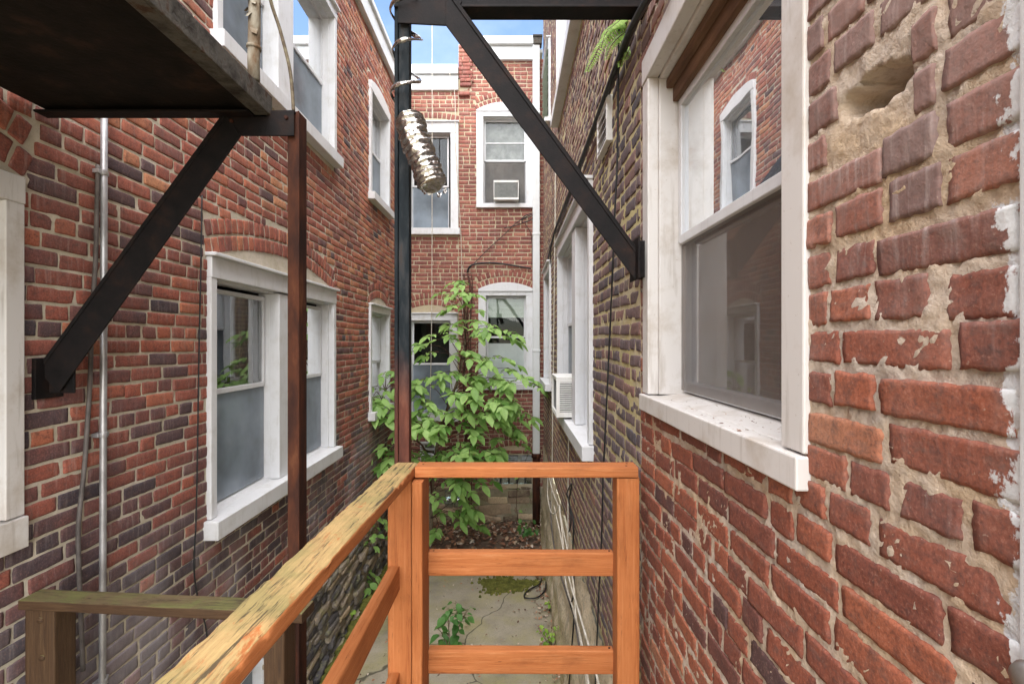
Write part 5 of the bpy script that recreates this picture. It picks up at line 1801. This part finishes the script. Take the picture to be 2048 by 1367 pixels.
def aircon(M, u0, u1, v0, v1, w0, w1, label, fins_front, loc):
    t = empty('air_conditioner', loc, label, 'air conditioner')
    m = MB()
    th = 0.012
    m.box(u0, u1, v1 - th, v1, w0, w1, M)
    m.box(u0, u1, v0, v0 + th, w0, w1, M)
    m.box(u0, u0 + th, v0 + th, v1 - th, w1 - 0.03, w1, M)
    m.box(u1 - th, u1, v0 + th, v1 - th, w1 - 0.03, w1, M)
    m.box(u0 + th, u1 - th, v0 + th, v0 + 0.035, w1 - 0.025, w1 - 0.002, M)
    m.box(u0 + th, u1 - th, v1 - 0.035, v1 - th, w1 - 0.025, w1 - 0.002, M)
    m.box(u0 + th, u1 - th, v0 + th, v1 - th, w0, w0 + 0.01, M)
    # slotted side cheeks
    for u in (u0, u1 - th):
        k = 0
        z = v0 + th
        m.box(u, u + th, v0 + th, v0 + 0.045, w0, w1 - 0.03, M)
        m.box(u, u + th, v1 - 0.045, v1 - th, w0, w1 - 0.03, M)
        z = v0 + 0.052
        while z < v1 - 0.055:
            m.box(u, u + th, z, z + 0.009, w0, w1 - 0.03, M)
            z += 0.0185
    rel(m.build('casing', MAT['acwhite'], None, 0.002), t)
    m = MB()
    m.box(u0 + 0.02, u1 - 0.02, v0 + 0.02, v1 - 0.02, w0 + 0.012, w1 - 0.032, M)
    rel(m.build('core', MAT['acdark']), t)
    m = MB()
    if fins_front:
        z = v0 + 0.045
        while z < v1 - 0.04:
            m.box(u0 + 0.02, u1 - 0.02, z, z + 0.006, w1 - 0.02, w1 - 0.006, M)
            z += 0.016
    else:
        u = u0 + 0.02
        while u < u1 - 0.02:
            m.box(u, u + 0.003, v0 + 0.03, v1 - 0.03, w1 - 0.03, w1 - 0.018, M)
            u += 0.012
    rel(m.build('grille', MAT['acdark' if not fins_front else 'greymetal']), t)
    return t


aircon(ME, kx(988), kx(1037), kz(404), kz(366), -0.05, 0.16, 'weathered air conditioner sitting in the upper window of the end house', True, ME(kx(1012), kz(404), 0))
aircon(MR, 4.30, 4.80, -0.655, -0.305, -0.06, 0.145, 'white air conditioner with slotted side jutting from the right wall', False, MR(4.55, -0.65, 0))

fn = empty('fern', rw(1268, 55, 0.0), 'bright green fern sprouting from the right wall by the cable bundle', 'fern')
m, st = MB(), MB()
FR = [[(1258, 40), (1235, 55), (1205, 85), (1185, 120), (1174, 142)], [(1260, 45), (1250, 45), (1230, 50), (1212, 66), (1203, 92)], [(1262, 70), (1252, 85), (1244, 110), (1240, 132)],
      [(1258, 60), (1240, 72), (1222, 92), (1212, 118)], [(1264, 85), (1268, 100), (1272, 116), (1275, 128)], [(1250, 30), (1240, 40), (1225, 52), (1214, 60)], [(1258, 78), (1262, 88), (1258, 100), (1250, 118)]]
for fi, fr in enumerate(FR):
    path = spline([P(x, y, 2.36 - 0.035 * i - 0.015 * fi) for i, (x, y) in enumerate(fr)], 7)
    st.tube(path, 0.0016, 4)
    for i in range(1, len(path)):
        q = path[i]
        t = (path[i] - path[i - 1]).normalized()
        f_ = i / len(path)
        s = (0.046 if fi < 2 else 0.036) * (1 - f_) ** 0.6 * min(1, 0.45 + f_ * 3) + 0.006
        nrm = Vector((-0.35, -0.8, 0.35))
        sd = t.cross(nrm).normalized()
        for sg in (-1, 1):
            leaf(m, q, sd * sg + t * 0.4 + Vector((0, 0, -0.2)), nrm + Vector((rnd.gauss(0, .25), rnd.gauss(0, .25), 0)), s, s * 0.30, min(1, max(0, rnd.gauss(.5, .25))), 0.2, 0.2)
rel(m.build('frond', MAT['leaf_lime']), fn)
rel(st.build('stem', MAT['darkstem']), fn)

# ================================================================== CAMERA AND LIGHT
cam = bpy.data.cameras.new('camera')
cam.sensor_width = 36
cam.lens = FPX / 2048 * 36
cam.clip_start = 0.02
cam.clip_end = 500
co_ = bpy.data.objects.new('camera', cam)
co_.rotation_euler = (R(90), 0, 0)
link(co_)
scene.camera = co_

SUN_EL, SUN_AZ = R(60), R(158)      # azimuth clockwise from +Y
sd = Vector((math.sin(SUN_AZ) * math.cos(SUN_EL), math.cos(SUN_AZ) * math.cos(SUN_EL), math.sin(SUN_EL)))
sl = bpy.data.lights.new('sun', 'SUN')
sl.energy = 4.3
sl.angle = R(120)
sl.color = (1.0, 0.96, 0.90)
so = bpy.data.objects.new('sun', sl)
so.rotation_euler = (-sd).to_track_quat('-Z', 'Y').to_euler()
so.location = (0, -2, 9)
link(so)

wd = bpy.data.worlds.new('World')
scene.world = wd
wd.use_nodes = True
nt = wd.node_tree
bg = nt.nodes['Background']
sky = nt.nodes.new('ShaderNodeTexSky')
sky.sky_type = 'NISHITA'
sky.sun_disc = False
sky.sun_elevation = SUN_EL
sky.sun_rotation = SUN_AZ
sky.air_density = 1.0
sky.dust_density = 0.6
sky.ozone_density = 1.6
tc = nt.nodes.new('ShaderNodeTexCoord')
mp = nt.nodes.new('ShaderNodeMapping')
mp.inputs['Scale'].default_value = (1.6, 1.6, 2.4)
ns = nt.nodes.new('ShaderNodeTexNoise')
ns.inputs['Scale'].default_value = 2.3
ns.inputs['Detail'].default_value = 8
ns.inputs['Roughness'].default_value = 0.6
rp = nt.nodes.new('ShaderNodeValToRGB')
rp.color_ramp.elements[0].position = 0.50
rp.color_ramp.elements[1].position = 0.85
rp.color_ramp.elements[0].color = (0, 0, 0, 1)
rp.color_ramp.elements[1].color = (0.13, 0.13, 0.13, 1)
mx = nt.nodes.new('ShaderNodeMix')
mx.data_type = 'RGBA'
nt.links.new(tc.outputs['Generated'], mp.inputs['Vector'])
nt.links.new(mp.outputs[0], ns.inputs['Vector'])
nt.links.new(ns.outputs['Fac'], rp.inputs['Fac'])
nt.links.new(rp.outputs['Color'], mx.inputs[0])
nt.links.new(sky.outputs[0], mx.inputs[6])
mx.inputs[7].default_value = (9, 9.2, 9.6, 1)
nt.links.new(mx.outputs[2], bg.inputs['Color'])
bg.inputs['Strength'].default_value = 0.085

scene.view_settings.view_transform = 'Standard'
scene.view_settings.look = 'None'
scene.view_settings.gamma = 1
scene.view_settings.exposure = 2.15
scene.cycles.max_bounces = 10
scene.cycles.diffuse_bounces = 6
scene.cycles.transparent_max_bounces = 16
scene.cycles.use_denoising = True
scene.cycles.sample_clamp_indirect = 8
scene.cycles.caustics_reflective = False
